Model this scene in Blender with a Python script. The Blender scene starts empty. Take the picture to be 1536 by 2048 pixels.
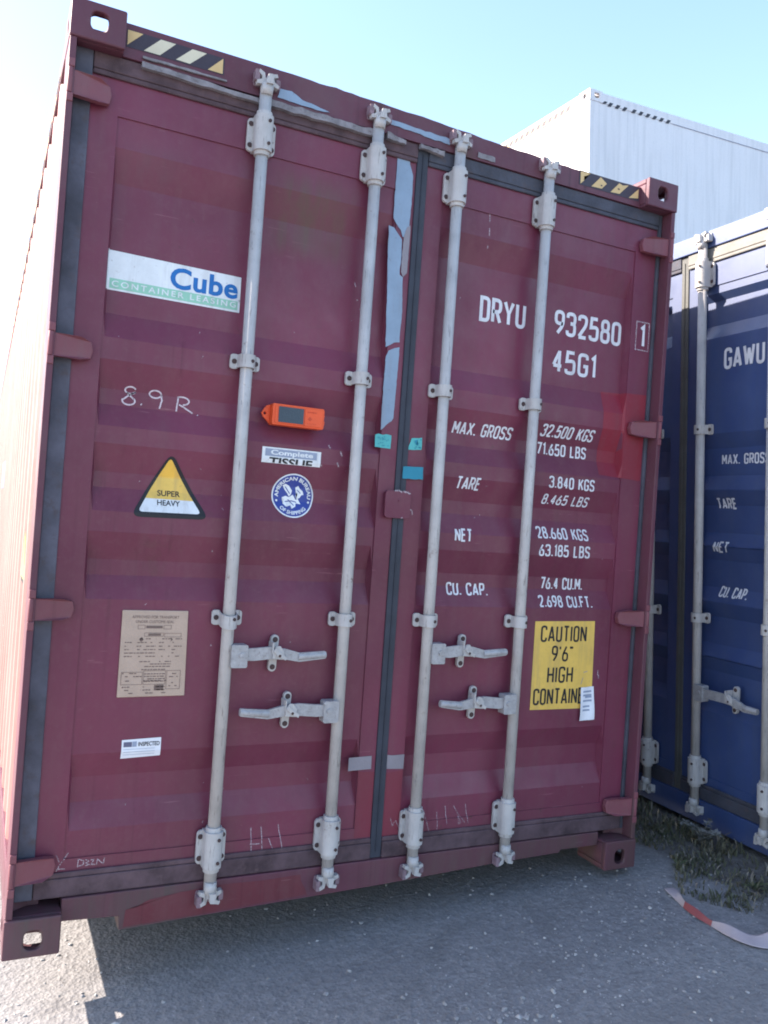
import bpy, bmesh, math, random
from mathutils import Vector, Matrix
from mathutils.geometry import tessellate_polygon
R = math.radians
random.seed(7)
S = bpy.context.scene
COL = S.collection

# ------------------------------------------------------------------ camera
cam = bpy.data.cameras.new("camera"); cam_o = bpy.data.objects.new("camera", cam); COL.objects.link(cam_o)
fwd = Vector((0.4324646, 0.90147716, -0.01770025)).normalized()
up = Vector((-7.35635e-04, 1.99837e-02, 9.998e-01))
right = fwd.cross(up).normalized(); up = right.cross(fwd).normalized()
CAM = Vector((-0.05125, -2.7019, 1.38915))
cam_o.matrix_world = Matrix(((right.x, up.x, -fwd.x, CAM.x), (right.y, up.y, -fwd.y, CAM.y), (right.z, up.z, -fwd.z, CAM.z), (0, 0, 0, 1)))
cam.sensor_fit = 'VERTICAL'; cam.sensor_height = 36.0; cam.lens = 1676.14 / 2048 * 36
cam.clip_start = 0.05; cam.clip_end = 3000
S.camera = cam_o
# ------------------------------------------------------------------ light
SUN = Vector((-1.2, 0.75, 1.0)).normalized()            # towards the sun
el = math.asin(SUN.z); az = math.atan2(SUN.x, SUN.y)
world = bpy.data.worlds.new("World"); S.world = world; world.use_nodes = True
wn = world.node_tree; sky = wn.nodes.new("ShaderNodeTexSky"); sky.sky_type = 'NISHITA'; sky.sun_disc = False
sky.sun_elevation = el; sky.sun_rotation = az; sky.air_density = 1.0; sky.dust_density = 1.0; sky.ozone_density = 1.0
wn.links.new(sky.outputs[0], wn.nodes["Background"].inputs[0]); wn.nodes["Background"].inputs[1].default_value = 0.088
sl = bpy.data.lights.new("sun", 'SUN'); sl.energy = 3.2; sl.angle = R(0.5); sl.color = (1.0, 0.89, 0.77)
so = bpy.data.objects.new("sun", sl); COL.objects.link(so); so.rotation_euler = SUN.to_track_quat('Z', 'Y').to_euler()
S.view_settings.view_transform = 'Standard'; S.view_settings.look = 'None'; S.view_settings.gamma = 1.0
S.view_settings.exposure = 2.45
S.cycles.max_bounces = 8; S.cycles.filter_width = 1.9

# ------------------------------------------------------------------ materials
def newmat(name):
    m = bpy.data.materials.new(name); m.use_nodes = True
    return m, m.node_tree, m.node_tree.nodes["Principled BSDF"]
class N:
    """small node helper"""
    def __init__(s, nt): s.nt = nt
    def add(s, t, **k):
        n = s.nt.nodes.new(t)
        for a, v in k.items(): setattr(n, a, v)
        return n
    def link(s, a, b): s.nt.links.new(a, b)
    def coord(s, scale=(1, 1, 1), loc=(0, 0, 0)):
        c = s.add("ShaderNodeTexCoord"); m = s.add("ShaderNodeMapping"); m.inputs['Scale'].default_value = scale; m.inputs['Location'].default_value = loc
        s.link(c.outputs['Object'], m.inputs['Vector']); return m.outputs['Vector']
    def noise(s, scale, detail=5, rough=.55, vec=None, dist=0):
        n = s.add("ShaderNodeTexNoise"); n.inputs['Scale'].default_value = scale; n.inputs['Detail'].default_value = detail
        n.inputs['Roughness'].default_value = rough; n.inputs['Distortion'].default_value = dist
        s.link(vec if vec is not None else s.coord(), n.inputs['Vector']); return n.outputs['Fac']
    def ramp(s, fac, stops):
        r = s.add("ShaderNodeValToRGB"); e = r.color_ramp.elements
        while len(e) < len(stops): e.new(.5)
        for i, (p, c) in enumerate(stops):
            e[i].position = p; e[i].color = (c, c, c, 1) if isinstance(c, (int, float)) else (*c, 1)
        s.link(fac, r.inputs[0]); return r.outputs[0]
    def mix(s, fac, a, b, mode='MIX'):
        m = s.add("ShaderNodeMix", data_type='RGBA', blend_type=mode)
        for sock, v in ((m.inputs[0], fac), (m.inputs[6], a), (m.inputs[7], b)):
            if isinstance(v, (int, float)): sock.default_value = v
            elif isinstance(v, tuple): sock.default_value = (*v, 1)
            else: s.link(v, sock)
        return m.outputs[2]
    def math(s, op, a, b=0.0, clamp=False):
        m = s.add("ShaderNodeMath", operation=op); m.use_clamp = clamp
        for i, v in enumerate((a, b)):
            if isinstance(v, (int, float)): m.inputs[i].default_value = v
            else: s.link(v, m.inputs[i])
        return m.outputs[0]
    def box(s, lo, hi, soft):
        """1 inside a box of object space, soft borders; lo/hi give (x, z)"""
        c = s.add("ShaderNodeTexCoord"); x = s.add("ShaderNodeSeparateXYZ"); s.link(c.outputs['Object'], x.inputs[0])
        out = None
        for o, a, b in ((x.outputs[0], lo[0], hi[0]), (x.outputs[2], lo[1], hi[1])):
            for e0, e1 in ((a - soft, a + soft), (b + soft, b - soft)):
                m = s.add("ShaderNodeMapRange", interpolation_type='SMOOTHSTEP'); m.inputs[1].default_value = e0; m.inputs[2].default_value = e1
                s.link(o, m.inputs[0]); out = m.outputs[0] if out is None else s.math('MULTIPLY', out, m.outputs[0])
        return out
    def bump(s, h, strength, dist=.01):
        b = s.add("ShaderNodeBump"); b.inputs['Strength'].default_value = strength; b.inputs['Distance'].default_value = dist
        s.link(h, b.inputs['Height']); return b.outputs['Normal']

def sc(c, k): return tuple(min(1, v * k) for v in c)
def paint(name, base, rough=.45, wear=(.2, .15, .13), stains=(), spec=.5, vary=.22, dents=.25, scale=1.0, rust=0):
    m, nt, p = newmat(name); n = N(nt)
    c = n.mix(n.ramp(n.noise(1.3 * scale, 6), [(.3, 0), (.72, 1)]), sc(base, 1 - vary), sc(base, 1 + vary))
    c = n.mix(n.math('MULTIPLY', n.ramp(n.noise(2.0, 5, .6, n.coord((9, 9, .5))), [(.45, 0), (.75, 1)]), .35), c, sc(wear, .8))
    c = n.mix(n.math('MULTIPLY', n.ramp(n.noise(45, 4, .7), [(.5, 0), (.8, 1)]), .30), c, wear)
    c = n.mix(n.ramp(n.noise(150, 2, .5), [(.76, 0), (.80, .55)]), c, sc(wear, 1.9))
    if rust:
        rn = n.math('MULTIPLY', n.ramp(n.noise(7, 8, .68, None, .6), [(.60, 0), (.70, 1)]), n.ramp(n.noise(.9, 3), [(.42, 0), (.62, 1)]))
        c = n.mix(n.math('MULTIPLY', rn, rust * .7), c, (.085, .040, .032))
        run = n.math('MULTIPLY', n.ramp(n.noise(1.0, 6, .62, n.coord((34, 34, .55), (2, 0, 1))), [(.56, 0), (.74, 1)]), n.ramp(n.noise(1.6, 3, .5, n.coord((1, 1, 1), (5, 1, 3))), [(.40, 0), (.65, 1)]))
        c = n.mix(n.math('MULTIPLY', run, rust), c, sc(base, .52))
        chips = n.math('MULTIPLY', n.ramp(n.noise(26, 7, .72, n.coord((1, 1, .8), (1, 2, 8))), [(.655, 0), (.672, 1)]), n.ramp(n.noise(2.1, 4, .6, n.coord((1, 1, 1), (3, 8, 2))), [(.50, 0), (.60, 1)]))
        c = n.mix(n.math('MULTIPLY', chips, .8), c, (.070, .036, .034))
        scr = n.math('MULTIPLY', n.ramp(n.noise(1.0, 3, .5, n.coord((7, 7, 150), (1, 5, 3))), [(.69, 0), (.71, 1)]), n.ramp(n.noise(2.7, 4, .6, n.coord((1, 1, 1), (6, 2, 9))), [(.50, 0), (.62, 1)]))
        c = n.mix(n.math('MULTIPLY', scr, .5), c, sc(wear, 1.9))
        chalky = n.math('MULTIPLY', n.ramp(n.noise(3.3, 7, .7, n.coord((1, 1, .6), (7, 3, 2))), [(.50, 0), (.70, 1)]), rust * .55)
        c = n.mix(chalky, c, sc(wear, 1.15))
    for lo, hi, soft, col, amt in stains:
        f = n.math('MULTIPLY', n.box(lo, hi, soft), n.ramp(n.noise(1.6, 6, .65, n.coord((16, 16, 1.2))), [(.35, .15), (.7, 1)]))
        c = n.mix(n.math('MULTIPLY', f, amt), c, col)
    n.link(c, p.inputs['Base Color'])
    n.link(n.ramp(n.noise(9, 5), [(.3, rough - .08), (.7, rough + .12)]), p.inputs['Roughness'])
    p.inputs['Specular IOR Level'].default_value = spec
    h = n.math('ADD', n.math('MULTIPLY', n.noise(2.2, 3), dents), n.math('MULTIPLY', n.noise(160, 2), .012))
    n.link(n.bump(h, .35, .05), p.inputs['Normal'])
    return m
def plain(name, base, rough=.6, vary=.18, scale=14, spec=.4, dirt=None):
    m, nt, p = newmat(name); n = N(nt)
    c = n.mix(n.ramp(n.noise(scale, 6, .62), [(.3, 0), (.7, 1)]), sc(base, 1 - vary), sc(base, 1 + vary))
    if dirt: c = n.mix(n.ramp(n.noise(scale * 3.1, 5, .7), [(.55, 0), (.72, .8)]), c, dirt)
    n.link(c, p.inputs['Base Color']); p.inputs['Roughness'].default_value = rough; p.inputs['Specular IOR Level'].default_value = spec
    n.link(n.bump(n.noise(scale * 8, 3), .15, .01), p.inputs['Normal'])
    return m
RED = (.150, .029, .058)
M = {}
M['red'] = paint('faded_red_paint', RED, .42, (.17, .070, .085), spec=.38, vary=.26, rust=.5,
                 stains=[((.70, 2.30), (.99, 2.56), .05, (.10, .065, .045), .75), ((.20, 2.42), (.36, 2.52), .06, (.10, .06, .07), .5),
                         ((.2, .0), (2.2, .22), .12, (.12, .085, .075), .45), ((.05, -.1), (.35, .16), .05, (.08, .06, .055), .8)])
M['red_fresh'] = paint('fresh_red_paint', (.165, .026, .044), .42, (.17, .06, .075), spec=.35, rust=.5)
M['red_frame'] = paint('red_frame_paint', (.115, .036, .056), .5, (.12, .07, .078), spec=.35, rust=.9, stains=[((.0, -.1), (.62, .17), .06, (.075, .058, .055), .85), ((1.9, -.1), (2.5, .3), .12, (.09, .065, .055), .75), ((1.2, .0), (1.9, .17), .1, (.12, .075, .07), .7)])
M['blue'] = paint('navy_blue_paint', (.021, .049, .160), .50, (.05, .08, .16), spec=1.0, dents=.07)
for k_, v_ in (('Coat Weight', .22), ('Coat Roughness', .42)): M['blue'].node_tree.nodes['Principled BSDF'].inputs[k_].default_value = v_
M['white'] = paint('white_paint', (.74, .715, .71), .45, (.5, .5, .5), vary=.04, dents=.05)
def bar_paint():
    m, nt, p = newmat('galvanised_grey_paint'); n = N(nt)
    c = n.mix(n.ramp(n.noise(8, 6, .65), [(.3, 0), (.7, 1)]), (.37, .35, .345), (.50, .475, .465))
    c = n.mix(n.ramp(n.noise(2.0, 7, .7, n.coord((60, 60, 7))), [(.58, 0), (.66, .75)]), c, (.17, .145, .14))
    c = n.mix(n.math('MULTIPLY', n.ramp(n.noise(34, 5, .7), [(.60, 0), (.68, .8)]), n.ramp(n.noise(2.2, 3), [(.45, 0), (.6, 1)])), c, (.15, .085, .06))
    n.link(c, p.inputs['Base Color']); n.link(n.ramp(n.noise(20, 4), [(.3, .38), (.7, .62)]), p.inputs['Roughness'])
    n.link(n.bump(n.noise(120, 3), .2, .004), p.inputs['Normal'])
    return m
M['bar'] = bar_paint()
M['red_touch'] = paint('bright_red_touch_up', (.235, .022, .040), .42, (.20, .06, .075), spec=.35, rust=.4)
M['red_dull'] = paint('dull_red_touch_up', (.135, .030, .042), .5, (.13, .065, .07), spec=.3, rust=.8)
M['red_side'] = paint('sunlit_side_red_paint', (.30, .135, .125), .55, (.34, .20, .18), spec=.4, rust=.3)  # lighter copy of the red: sun glare on the side walls put into colour
M['hinge'] = paint('worn_red_hinge_paint', (.185, .055, .072), .5, (.17, .09, .095), spec=.4, rust=.8)
M['keeper'] = plain('chipped_keeper_paint', (.22, .15, .175), .6, .25, 40, .3, (.12, .06, .075))
M['steel'] = plain('worn_steel', (.33, .32, .33), .38, .2, 40, .6, (.16, .13, .12))
M['bolt'] = plain('rusty_bolt', (.060, .035, .035), .7)
M['gasket'] = plain('grey_rubber', (.060, .062, .082), .68, .35, 9, .3, (.085, .065, .070))
M['gasket_pale'] = plain('weathered_rubber', (.082, .080, .108), .6, .4, 7, .35, (.075, .055, .060))
M['gasket_dirty'] = plain('dirty_rubber', (.094, .060, .070), .8, .4, 12, .25, (.125, .080, .085))
M['seam_rubber'] = plain('dark_rubber', (.036, .040, .056), .6, .2, 9, .35)
M['sunlit_rubber'] = plain('sunlit_grey_rubber', (.19, .18, .165), .6, .15, 12)  # blue container's seals, lightened to imitate sun; the shaded seam's rubber stays darker
M['cream_rubber'] = plain('light_grey_rubber', (.10, .10, .095), .6, .15, 12)
M['torn'] = plain('torn_sealant', (.22, .205, .22), .8, .35, 22, .2, (.10, .08, .09))
M['underside'] = plain('dark_underside', (.03, .028, .028), .9)
for nme, c in dict(sw=(.74, .76, .78), sblue=(.012, .14, .42), sgreen=(.30, .58, .44), sgrey=(.28, .32, .42), sblack=(.018, .018, .022), syellow=(.80, .46, .060),
                   syel2=(.78, .50, .09), snavy=(.020, .045, .27), stan=(.44, .32, .25), sdark=(.15, .10, .085), spaper=(.72, .73, .78), teal=(.09, .42, .42), teal2=(.02, .22, .32),
                   tape=(.235, .315, .42), silver=(.25, .225, .25), chalk=(.55, .45, .49), letter=(.72, .72, .76), hazy=(.62, .43, .20), hazw=(.62, .56, .42), hazb=(.045, .035, .05),
                   ink=(.12, .12, .19), orange=(.75, .10, .03), orange2=(.55, .06, .02), screen=(.05, .07, .09), tred=(.27, .075, .080), twhite=(.37, .315, .335), wedge=(.03, .03, .04)).items():
    M[nme] = plain('film_' + nme if nme not in ('chalk', 'letter') else nme, c, .5, .07, 18, .35)
def chalk_mat():
    m, nt, p = newmat('chalk'); n = N(nt); p.inputs['Base Color'].default_value = (.56, .46, .50, 1); p.inputs['Roughness'].default_value = .9
    n.link(n.math('MULTIPLY', n.ramp(n.noise(190, 5, .75), [(.36, .12), (.58, 1)]), n.ramp(n.noise(11, 3), [(.3, .35), (.6, .95)])), p.inputs['Alpha'])
    return m
M['chalk'] = chalk_mat(); M['chalk_bold'] = plain('bold_chalk', (.56, .47, .51), .9, .3, 120)
def film_mat(name, base, dirt=.35):
    m, nt, p = newmat(name); n = N(nt)
    c = n.mix(n.ramp(n.noise(9, 6, .65), [(.3, 0), (.7, 1)]), sc(base, .86), sc(base, 1.06))
    c = n.mix(n.math('MULTIPLY', n.ramp(n.noise(2.2, 6, .65, n.coord((14, 14, 1.3))), [(.5, 0), (.75, 1)]), dirt), c, (.20, .155, .14))
    c = n.mix(n.ramp(n.noise(70, 5, .7), [(.62, 0), (.70, dirt)]), c, (.16, .11, .10))
    n.link(c, p.inputs['Base Color']); p.inputs['Roughness'].default_value = .45
    n.link(n.bump(n.noise(28, 4), .25, .004), p.inputs['Normal'])
    return m
for nme, c in dict(sw=(.74, .76, .78), syellow=(.80, .46, .060), syel2=(.76, .49, .10), snavy=(.020, .045, .27), tape=(.235, .315, .42), letter=(.70, .70, .74), sgreen=(.30, .58, .44)).items(): M[nme] = film_mat(M[nme].name, c)
def timber():
    m, nt, p = newmat('old_timber'); n = N(nt)
    n.link(n.mix(n.noise(6, 6, .6, n.coord((.6, 6, 6))), (.10, .075, .055), (.24, .19, .14)), p.inputs['Base Color']); p.inputs['Roughness'].default_value = .85
    return m
M['timber'] = timber()
def ground_mat():
    m, nt, p = newmat('grey_gravel_ground'); n = N(nt)
    c = n.mix(n.ramp(n.noise(.55, 7, .6), [(.34, 0), (.66, 1)]), (.235, .226, .232), (.310, .296, .290))
    c = n.mix(n.ramp(n.noise(38, 6, .75), [(.36, 0), (.66, 1)]), (.185, .178, .182), c)
    v = n.add("ShaderNodeTexVoronoi"); v.inputs['Scale'].default_value = 90; n.link(n.coord(), v.inputs['Vector'])
    g = n.ramp(v.outputs['Color'], [(.0, 0), (.72, 0), (.86, 1)])
    c = n.mix(n.math('MULTIPLY', g, n.ramp(n.noise(3.0, 4), [(.4, .05), (.62, .45)])), c, (.42, .41, .40))
    v2 = n.add("ShaderNodeTexVoronoi"); v2.inputs['Scale'].default_value = 42; n.link(n.coord(loc=(3, 2, 0)), v2.inputs['Vector'])
    tc = n.add("ShaderNodeTexCoord"); sx = n.add("ShaderNodeSeparateXYZ"); n.link(tc.outputs['Object'], sx.inputs[0])
    e = n.math('ADD', sx.outputs[0], n.math('MULTIPLY', n.math('SUBTRACT', n.noise(4.0, 5, .6), .5), .55))
    mr = n.add("ShaderNodeMapRange", interpolation_type='SMOOTHSTEP'); mr.inputs[1].default_value = 2.56; mr.inputs[2].default_value = 2.80; n.link(e, mr.inputs[0])
    soil = n.mix(n.ramp(n.noise(26, 6, .7), [(.35, 0), (.65, 1)]), (.085, .076, .068), (.165, .152, .136))
    c = n.mix(n.math('MULTIPLY', mr.outputs[0], .9), c, soil)
    trk = n.ramp(n.noise(1.0, 6, .65, n.coord((.55, 3.2, 1), (0, 0, 4))), [(.48, 0), (.66, .55)])
    c = n.mix(trk, c, (.175, .166, .166))
    st = n.ramp(n.noise(2.3, 5, .6, n.coord((1, 1, 1), (9, 4, 0)), .8), [(.58, 0), (.70, .4)])
    c = n.mix(st, c, (.120, .113, .112))
    n.link(c, p.inputs['Base Color']); p.inputs['Roughness'].default_value = .9; p.inputs['Specular IOR Level'].default_value = .25
    h = n.math('ADD', n.math('MULTIPLY', n.noise(30, 8, .75), .9), n.math('ADD', n.math('MULTIPLY', v.outputs['Distance'], .5), n.math('MULTIPLY', v2.outputs['Distance'], .7)))
    h = n.math('ADD', h, n.math('MULTIPLY', n.noise(4.0, 4), 1.5))
    n.link(n.bump(h, .55, .010), p.inputs['Normal'])
    return m
M['ground'] = ground_mat()
def leafy(name, a, b, scale):
    m, nt, p = newmat(name); n = N(nt)
    n.link(n.mix(n.ramp(n.noise(scale, 3), [(.35, 0), (.65, 1)]), a, b), p.inputs['Base Color']); p.inputs['Roughness'].default_value = .8
    p.inputs['Specular IOR Level'].default_value = .2
    return m
M['grass'] = leafy('short_grass', (.075, .080, .046), (.135, .125, .085), 5)
M['straw'] = leafy('dry_straw', (.15, .13, .10), (.27, .235, .19), 8)
M['rosette'] = leafy('broad_weed_leaf', (.06, .075, .035), (.12, .13, .07), 20)
M['weed'] = leafy('grey_weed', (.16, .17, .15), (.26, .25, .24), 30)
M['stone'] = leafy('pale_stone', (.22, .21, .21), (.46, .44, .43), 9)

# ------------------------------------------------------------------ mesh helpers
class MB:
    def __init__(s): s.bm = bmesh.new()
    def poly(s, pts, mi=0):
        try: f = s.bm.faces.new([s.bm.verts.new(p) for p in pts])
        except ValueError: return None
        f.material_index = mi; return f
    def box(s, x0, x1, y0, y1, z0, z1, mi=0):
        v = [s.bm.verts.new((x, y, z)) for x in (x0, x1) for y in (y0, y1) for z in (z0, z1)]
        for q in ((0, 1, 3, 2), (4, 6, 7, 5), (0, 4, 5, 1), (2, 3, 7, 6), (0, 2, 6, 4), (1, 5, 7, 3)):
            s.bm.faces.new([v[i] for i in q]).material_index = mi
        return s
    def prism(s, loops, mapf, d0, d1, mi=0, caps=(1, 1)):
        """2D outline plus holes, extruded from depth d0 to d1; mapf(u, v, d) -> point"""
        flat = [p for lp in loops for p in lp]
        if len(loops) == 2 and len(loops[0]) == 4:
            o4, ho = loops; m = len(ho); cx = sum(p[0] for p in ho) / m; cz = sum(p[1] for p in ho) / m
            q = []
            for u, v in ho:                       # the outer corner lying in the same quadrant as each point of the hole
                q.append(min(range(4), key=lambda k: (((o4[k][0] > cx) != (u > cx)) + ((o4[k][1] > cz) != (v > cz)))))
            tris = []
            for i in range(m):
                j = (i + 1) % m; tris.append((q[i], 4 + i, 4 + j))
                if q[i] != q[j]: tris.append((q[i], 4 + j, q[j]))
        else: tris = tessellate_polygon([[Vector((a, b, 0)) for a, b in lp] for lp in loops])
        A = [s.bm.verts.new(mapf(u, v, d0)) for u, v in flat]; B = [s.bm.verts.new(mapf(u, v, d1)) for u, v in flat]
        for t in tris:
            for cap, VV in ((caps[0], A), (caps[1], B)):
                if cap:
                    try: s.bm.faces.new([VV[i] for i in t]).material_index = mi
                    except ValueError: pass
        k = 0
        for lp in loops:
            m = len(lp)
            for i in range(m):
                j = (i + 1) % m
                try: s.bm.faces.new((A[k + i], A[k + j], B[k + j], B[k + i])).material_index = mi
                except ValueError: pass
            k += m
        return s
    def plate(s, pts, y0, y1, mi=0, holes=()):
        return s.prism([pts, *holes], lambda u, v, d: (u, d, v), y0, y1, mi)
    def tube(s, a, b, r0, r1=None, seg=20, mi=0, caps=True, smooth=True):
        r1 = r0 if r1 is None else r1
        a, b = Vector(a), Vector(b); d = (b - a).normalized()
        u = d.orthogonal().normalized(); w = d.cross(u)
        A, B = [], []
        for i in range(seg):
            t = 2 * math.pi * i / seg; o = u * math.cos(t) + w * math.sin(t)
            A.append(s.bm.verts.new(a + o * r0)); B.append(s.bm.verts.new(b + o * r1))
        for i in range(seg):
            j = (i + 1) % seg; f = s.bm.faces.new((A[i], A[j], B[j], B[i])); f.material_index = mi; f.smooth = smooth
        if caps:
            s.bm.faces.new(A[::-1]).material_index = mi; s.bm.faces.new(B).material_index = mi
        return s
    def build(s, name, mats, parent=None, bevel=0, recalc=True):
        if recalc: bmesh.ops.recalc_face_normals(s.bm, faces=s.bm.faces[:])
        me = bpy.data.meshes.new(name); s.bm.to_mesh(me); s.bm.free()
        for m in (mats if isinstance(mats, (list, tuple)) else [mats]): me.materials.append(M[m] if isinstance(m, str) else m)
        o = bpy.data.objects.new(name, me); COL.objects.link(o)
        if parent is not None: o.parent = parent
        if bevel:
            b = o.modifiers.new('bevel', 'BEVEL'); b.width = bevel; b.segments = 2; b.limit_method = 'ANGLE'; b.angle_limit = R(40)
        return o
def empty(name, loc=(0, 0, 0), rot=(0, 0, 0)):
    o = bpy.data.objects.new(name, None); COL.objects.link(o); o.location = loc; o.rotation_euler = rot; o.empty_display_size = .2; return o
def tag(o, label=None, cat=None, group=None, kind=None):
    for k, v in (('label', label), ('category', cat), ('group', group), ('kind', kind)):
        if v: o[k] = v
    return o
def rrect(cx, cz, w, h, r, n=5):
    pts = []
    for sx, sz, a0 in ((1, 1, 0), (-1, 1, 90), (-1, -1, 180), (1, -1, 270)):
        for i in range(n + 1):
            a = R(a0 + 90 * i / n); pts.append((cx + sx * (w / 2 - r) + r * math.cos(a), cz + sz * (h / 2 - r) + r * math.sin(a)))
    return pts
def circ(cx, cz, r, n=28, ry=None): return [(cx + r * math.cos(2 * math.pi * i / n), cz + (ry or r) * math.sin(2 * math.pi * i / n)) for i in range(n)]

def text_tris(body, bold=0.0, shear=0.0, space=1.0, arc=None):
    """the triangles of a line of text, in its own 2D units, plus its bounding box"""
    cu = bpy.data.curves.new('t', 'FONT'); cu.body = body; cu.size = 1; cu.offset = bold; cu.shear = shear; cu.space_character = space; cu.resolution_u = 4
    o = bpy.data.objects.new('t', cu); COL.objects.link(o)
    dg = bpy.context.evaluated_depsgraph_get(); me = bpy.data.meshes.new_from_object(o.evaluated_get(dg))
    me.calc_loop_triangles()
    V = [(v.co.x, v.co.y) for v in me.vertices]; T = [[V[i] for i in t.vertices] for t in me.loop_triangles]
    bpy.data.objects.remove(o); bpy.data.curves.remove(cu); bpy.data.meshes.remove(me)
    xs = [p[0] for t in T for p in t]; ys = [p[1] for t in T for p in t]
    return T, (min(xs), max(xs), min(ys), max(ys))

GW = {'1': .17, 'I': .02, '.': .04, ' ': .22, "'": .04, '"': .2, 'M': .60, 'W': .78, 'N': .52, 'A': .56, 'Y': .54, 'L': .42, 'E': .42, 'T': .50, 'F': .42, 'X': .54}
r_ = 1
GL = {
 'D': [([(0, 0), (1, 0, 1), (1, 1, 1), (0, 1)], True)], 'R': [([(0, 0), (0, 1), (1, 1, 1), (1, .47, 1), (0, .47)], False), ([(.5, .47), (1, 0)], False)],
 'Y': [([(0, 1), (.5, .45), (1, 1)], False), ([(.5, .47), (.5, 0)], False)], 'U': [([(0, 1), (0, 0, 1), (1, 0, 1), (1, 1)], False)],
 '9': [([(.98, .46), (0, .46, 1), (0, 1, 1), (1, 1, 1), (1, .40, 1), (.30, 0)], False)], '3': [([(0, .80), (0, 1, 1), (1, 1, 1), (1, .54, 1), (.40, .54)], False), ([(.40, .54), (1, .54, 1), (1, 0, 1), (0, 0, 1), (0, .20)], False)],
 '2': [([(0, .78), (0, 1, 1), (1, 1, 1), (1, .62, 1), (.04, .03)], False), ([(0, 0), (1, 0)], False)], '5': [([(.95, 1), (.12, 1), (.04, .56), (1, .62, 1), (1, 0, 1), (0, 0, 1), (0, .18)], False)],
 '8': [([(.06, .53, 1), (.06, 1, 1), (.94, 1, 1), (.94, .53, 1)], True), ([(0, 0, 1), (0, .53, 1), (1, .53, 1), (1, 0, 1)], True)], '0': [([(0, 0, 1), (0, 1, 1), (1, 1, 1), (1, 0, 1)], True)],
 '1': [([(0, .84), (1, 1), (1, 0)], False)], '4': [([(.72, 0), (.72, 1)], False), ([(.70, .97), (.02, .29)], False), ([(0, .27), (1, .27)], False)], '6': [([(.70, 1), (0, .42, 1), (0, 0, 1), (1, 0, 1), (1, .53, 1), (.06, .53)], False)], '7': [([(0, 1), (1, 1), (.34, 0)], False)],
 'G': [([(1, .78), (1, 1, 1), (0, 1, 1), (0, 0, 1), (1, 0, 1), (1, .45), (.55, .45)], False)], 'M': [([(0, 0), (0, 1)], False), ([(1, 0), (1, 1)], False), ([(.02, .97), (.5, .30)], False), ([(.98, .97), (.5, .30)], False)],
 'A': [([(0, 0), (.5, 1)], False), ([(1, 0), (.5, 1)], False), ([(.17, .26), (.83, .26)], False)], 'X': [([(0, 0), (1, 1)], False), ([(0, 1), (1, 0)], False)], '.': [([(.5, -.02), (.5, .10)], False)],
 'S': [([(1, .80), (1, 1, 1), (0, 1, 1), (0, .56, 1), (1, .46, 1), (1, 0, 1), (0, 0, 1), (0, .20)], False)], 'K': [([(0, 0), (0, 1)], False), ([(1, 1), (.05, .40)], False), ([(.34, .60), (1, 0)], False)],
 'L': [([(0, 1), (0, 0), (1, 0)], False)], 'B': [([(0, 0), (0, .53), (1, .53, 1), (1, 0, 1)], True), ([(0, .53), (0, 1), (.92, 1, 1), (.92, .53, 1)], True)], 'T': [([(0, 1), (1, 1)], False), ([(.5, 1), (.5, 0)], False)],
 'E': [([(1, 1), (0, 1), (0, 0), (1, 0)], False), ([(0, .53), (.85, .53)], False)], 'N': [([(0, 0), (0, 1)], False), ([(1, 0), (1, 1)], False), ([(.04, .96), (.96, .04)], False)], 'C': [([(1, .76), (1, 1, 1), (0, 1, 1), (0, 0, 1), (1, 0, 1), (1, .24)], False)],
 'P': [([(0, 0), (0, 1), (1, 1, 1), (1, .46, 1), (0, .46)], False)], 'F': [([(1, 1), (0, 1), (0, 0)], False), ([(0, .53), (.85, .53)], False)], 'W': [([(0, 1), (.25, 0)], False), ([(.25, 0), (.5, .85)], False), ([(.5, .85), (.75, 0)], False), ([(.75, 0), (1, 1)], False)],
 'I': [([(.5, 0), (.5, 1)], False)], 'H': [([(0, 0), (0, 1)], False), ([(1, 0), (1, 1)], False), ([(0, .52), (1, .52)], False)], 'O': [([(0, 0, 1), (0, 1, 1), (1, 1, 1), (1, 0, 1)], True)],
 "'": [([(.5, .80), (.5, 1)], False)], '"': [([(.1, .84), (.1, 1)], False), ([(.9, .84), (.9, 1)], False)]}
def round_path(q, r, closed):
    """round the flagged corners of a line"""
    out = []; n = len(q)
    for i, (x, z, f) in enumerate(q):
        if not f or (not closed and i in (0, n - 1)): out.append((x, z)); continue
        p, a, b = Vector((x, z)), Vector(q[i - 1][:2]), Vector(q[(i + 1) % n][:2])
        la, lb = (a - p).length, (b - p).length; p0 = p + (a - p) * min(.5, r / max(la, 1e-6)); p1 = p + (b - p) * min(.5, r / max(lb, 1e-6))
        for k in range(5):
            t = k / 4; v = p0 * (1 - t) ** 2 + p * 2 * t * (1 - t) + p1 * t * t; out.append((v.x, v.y))
    return out

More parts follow.
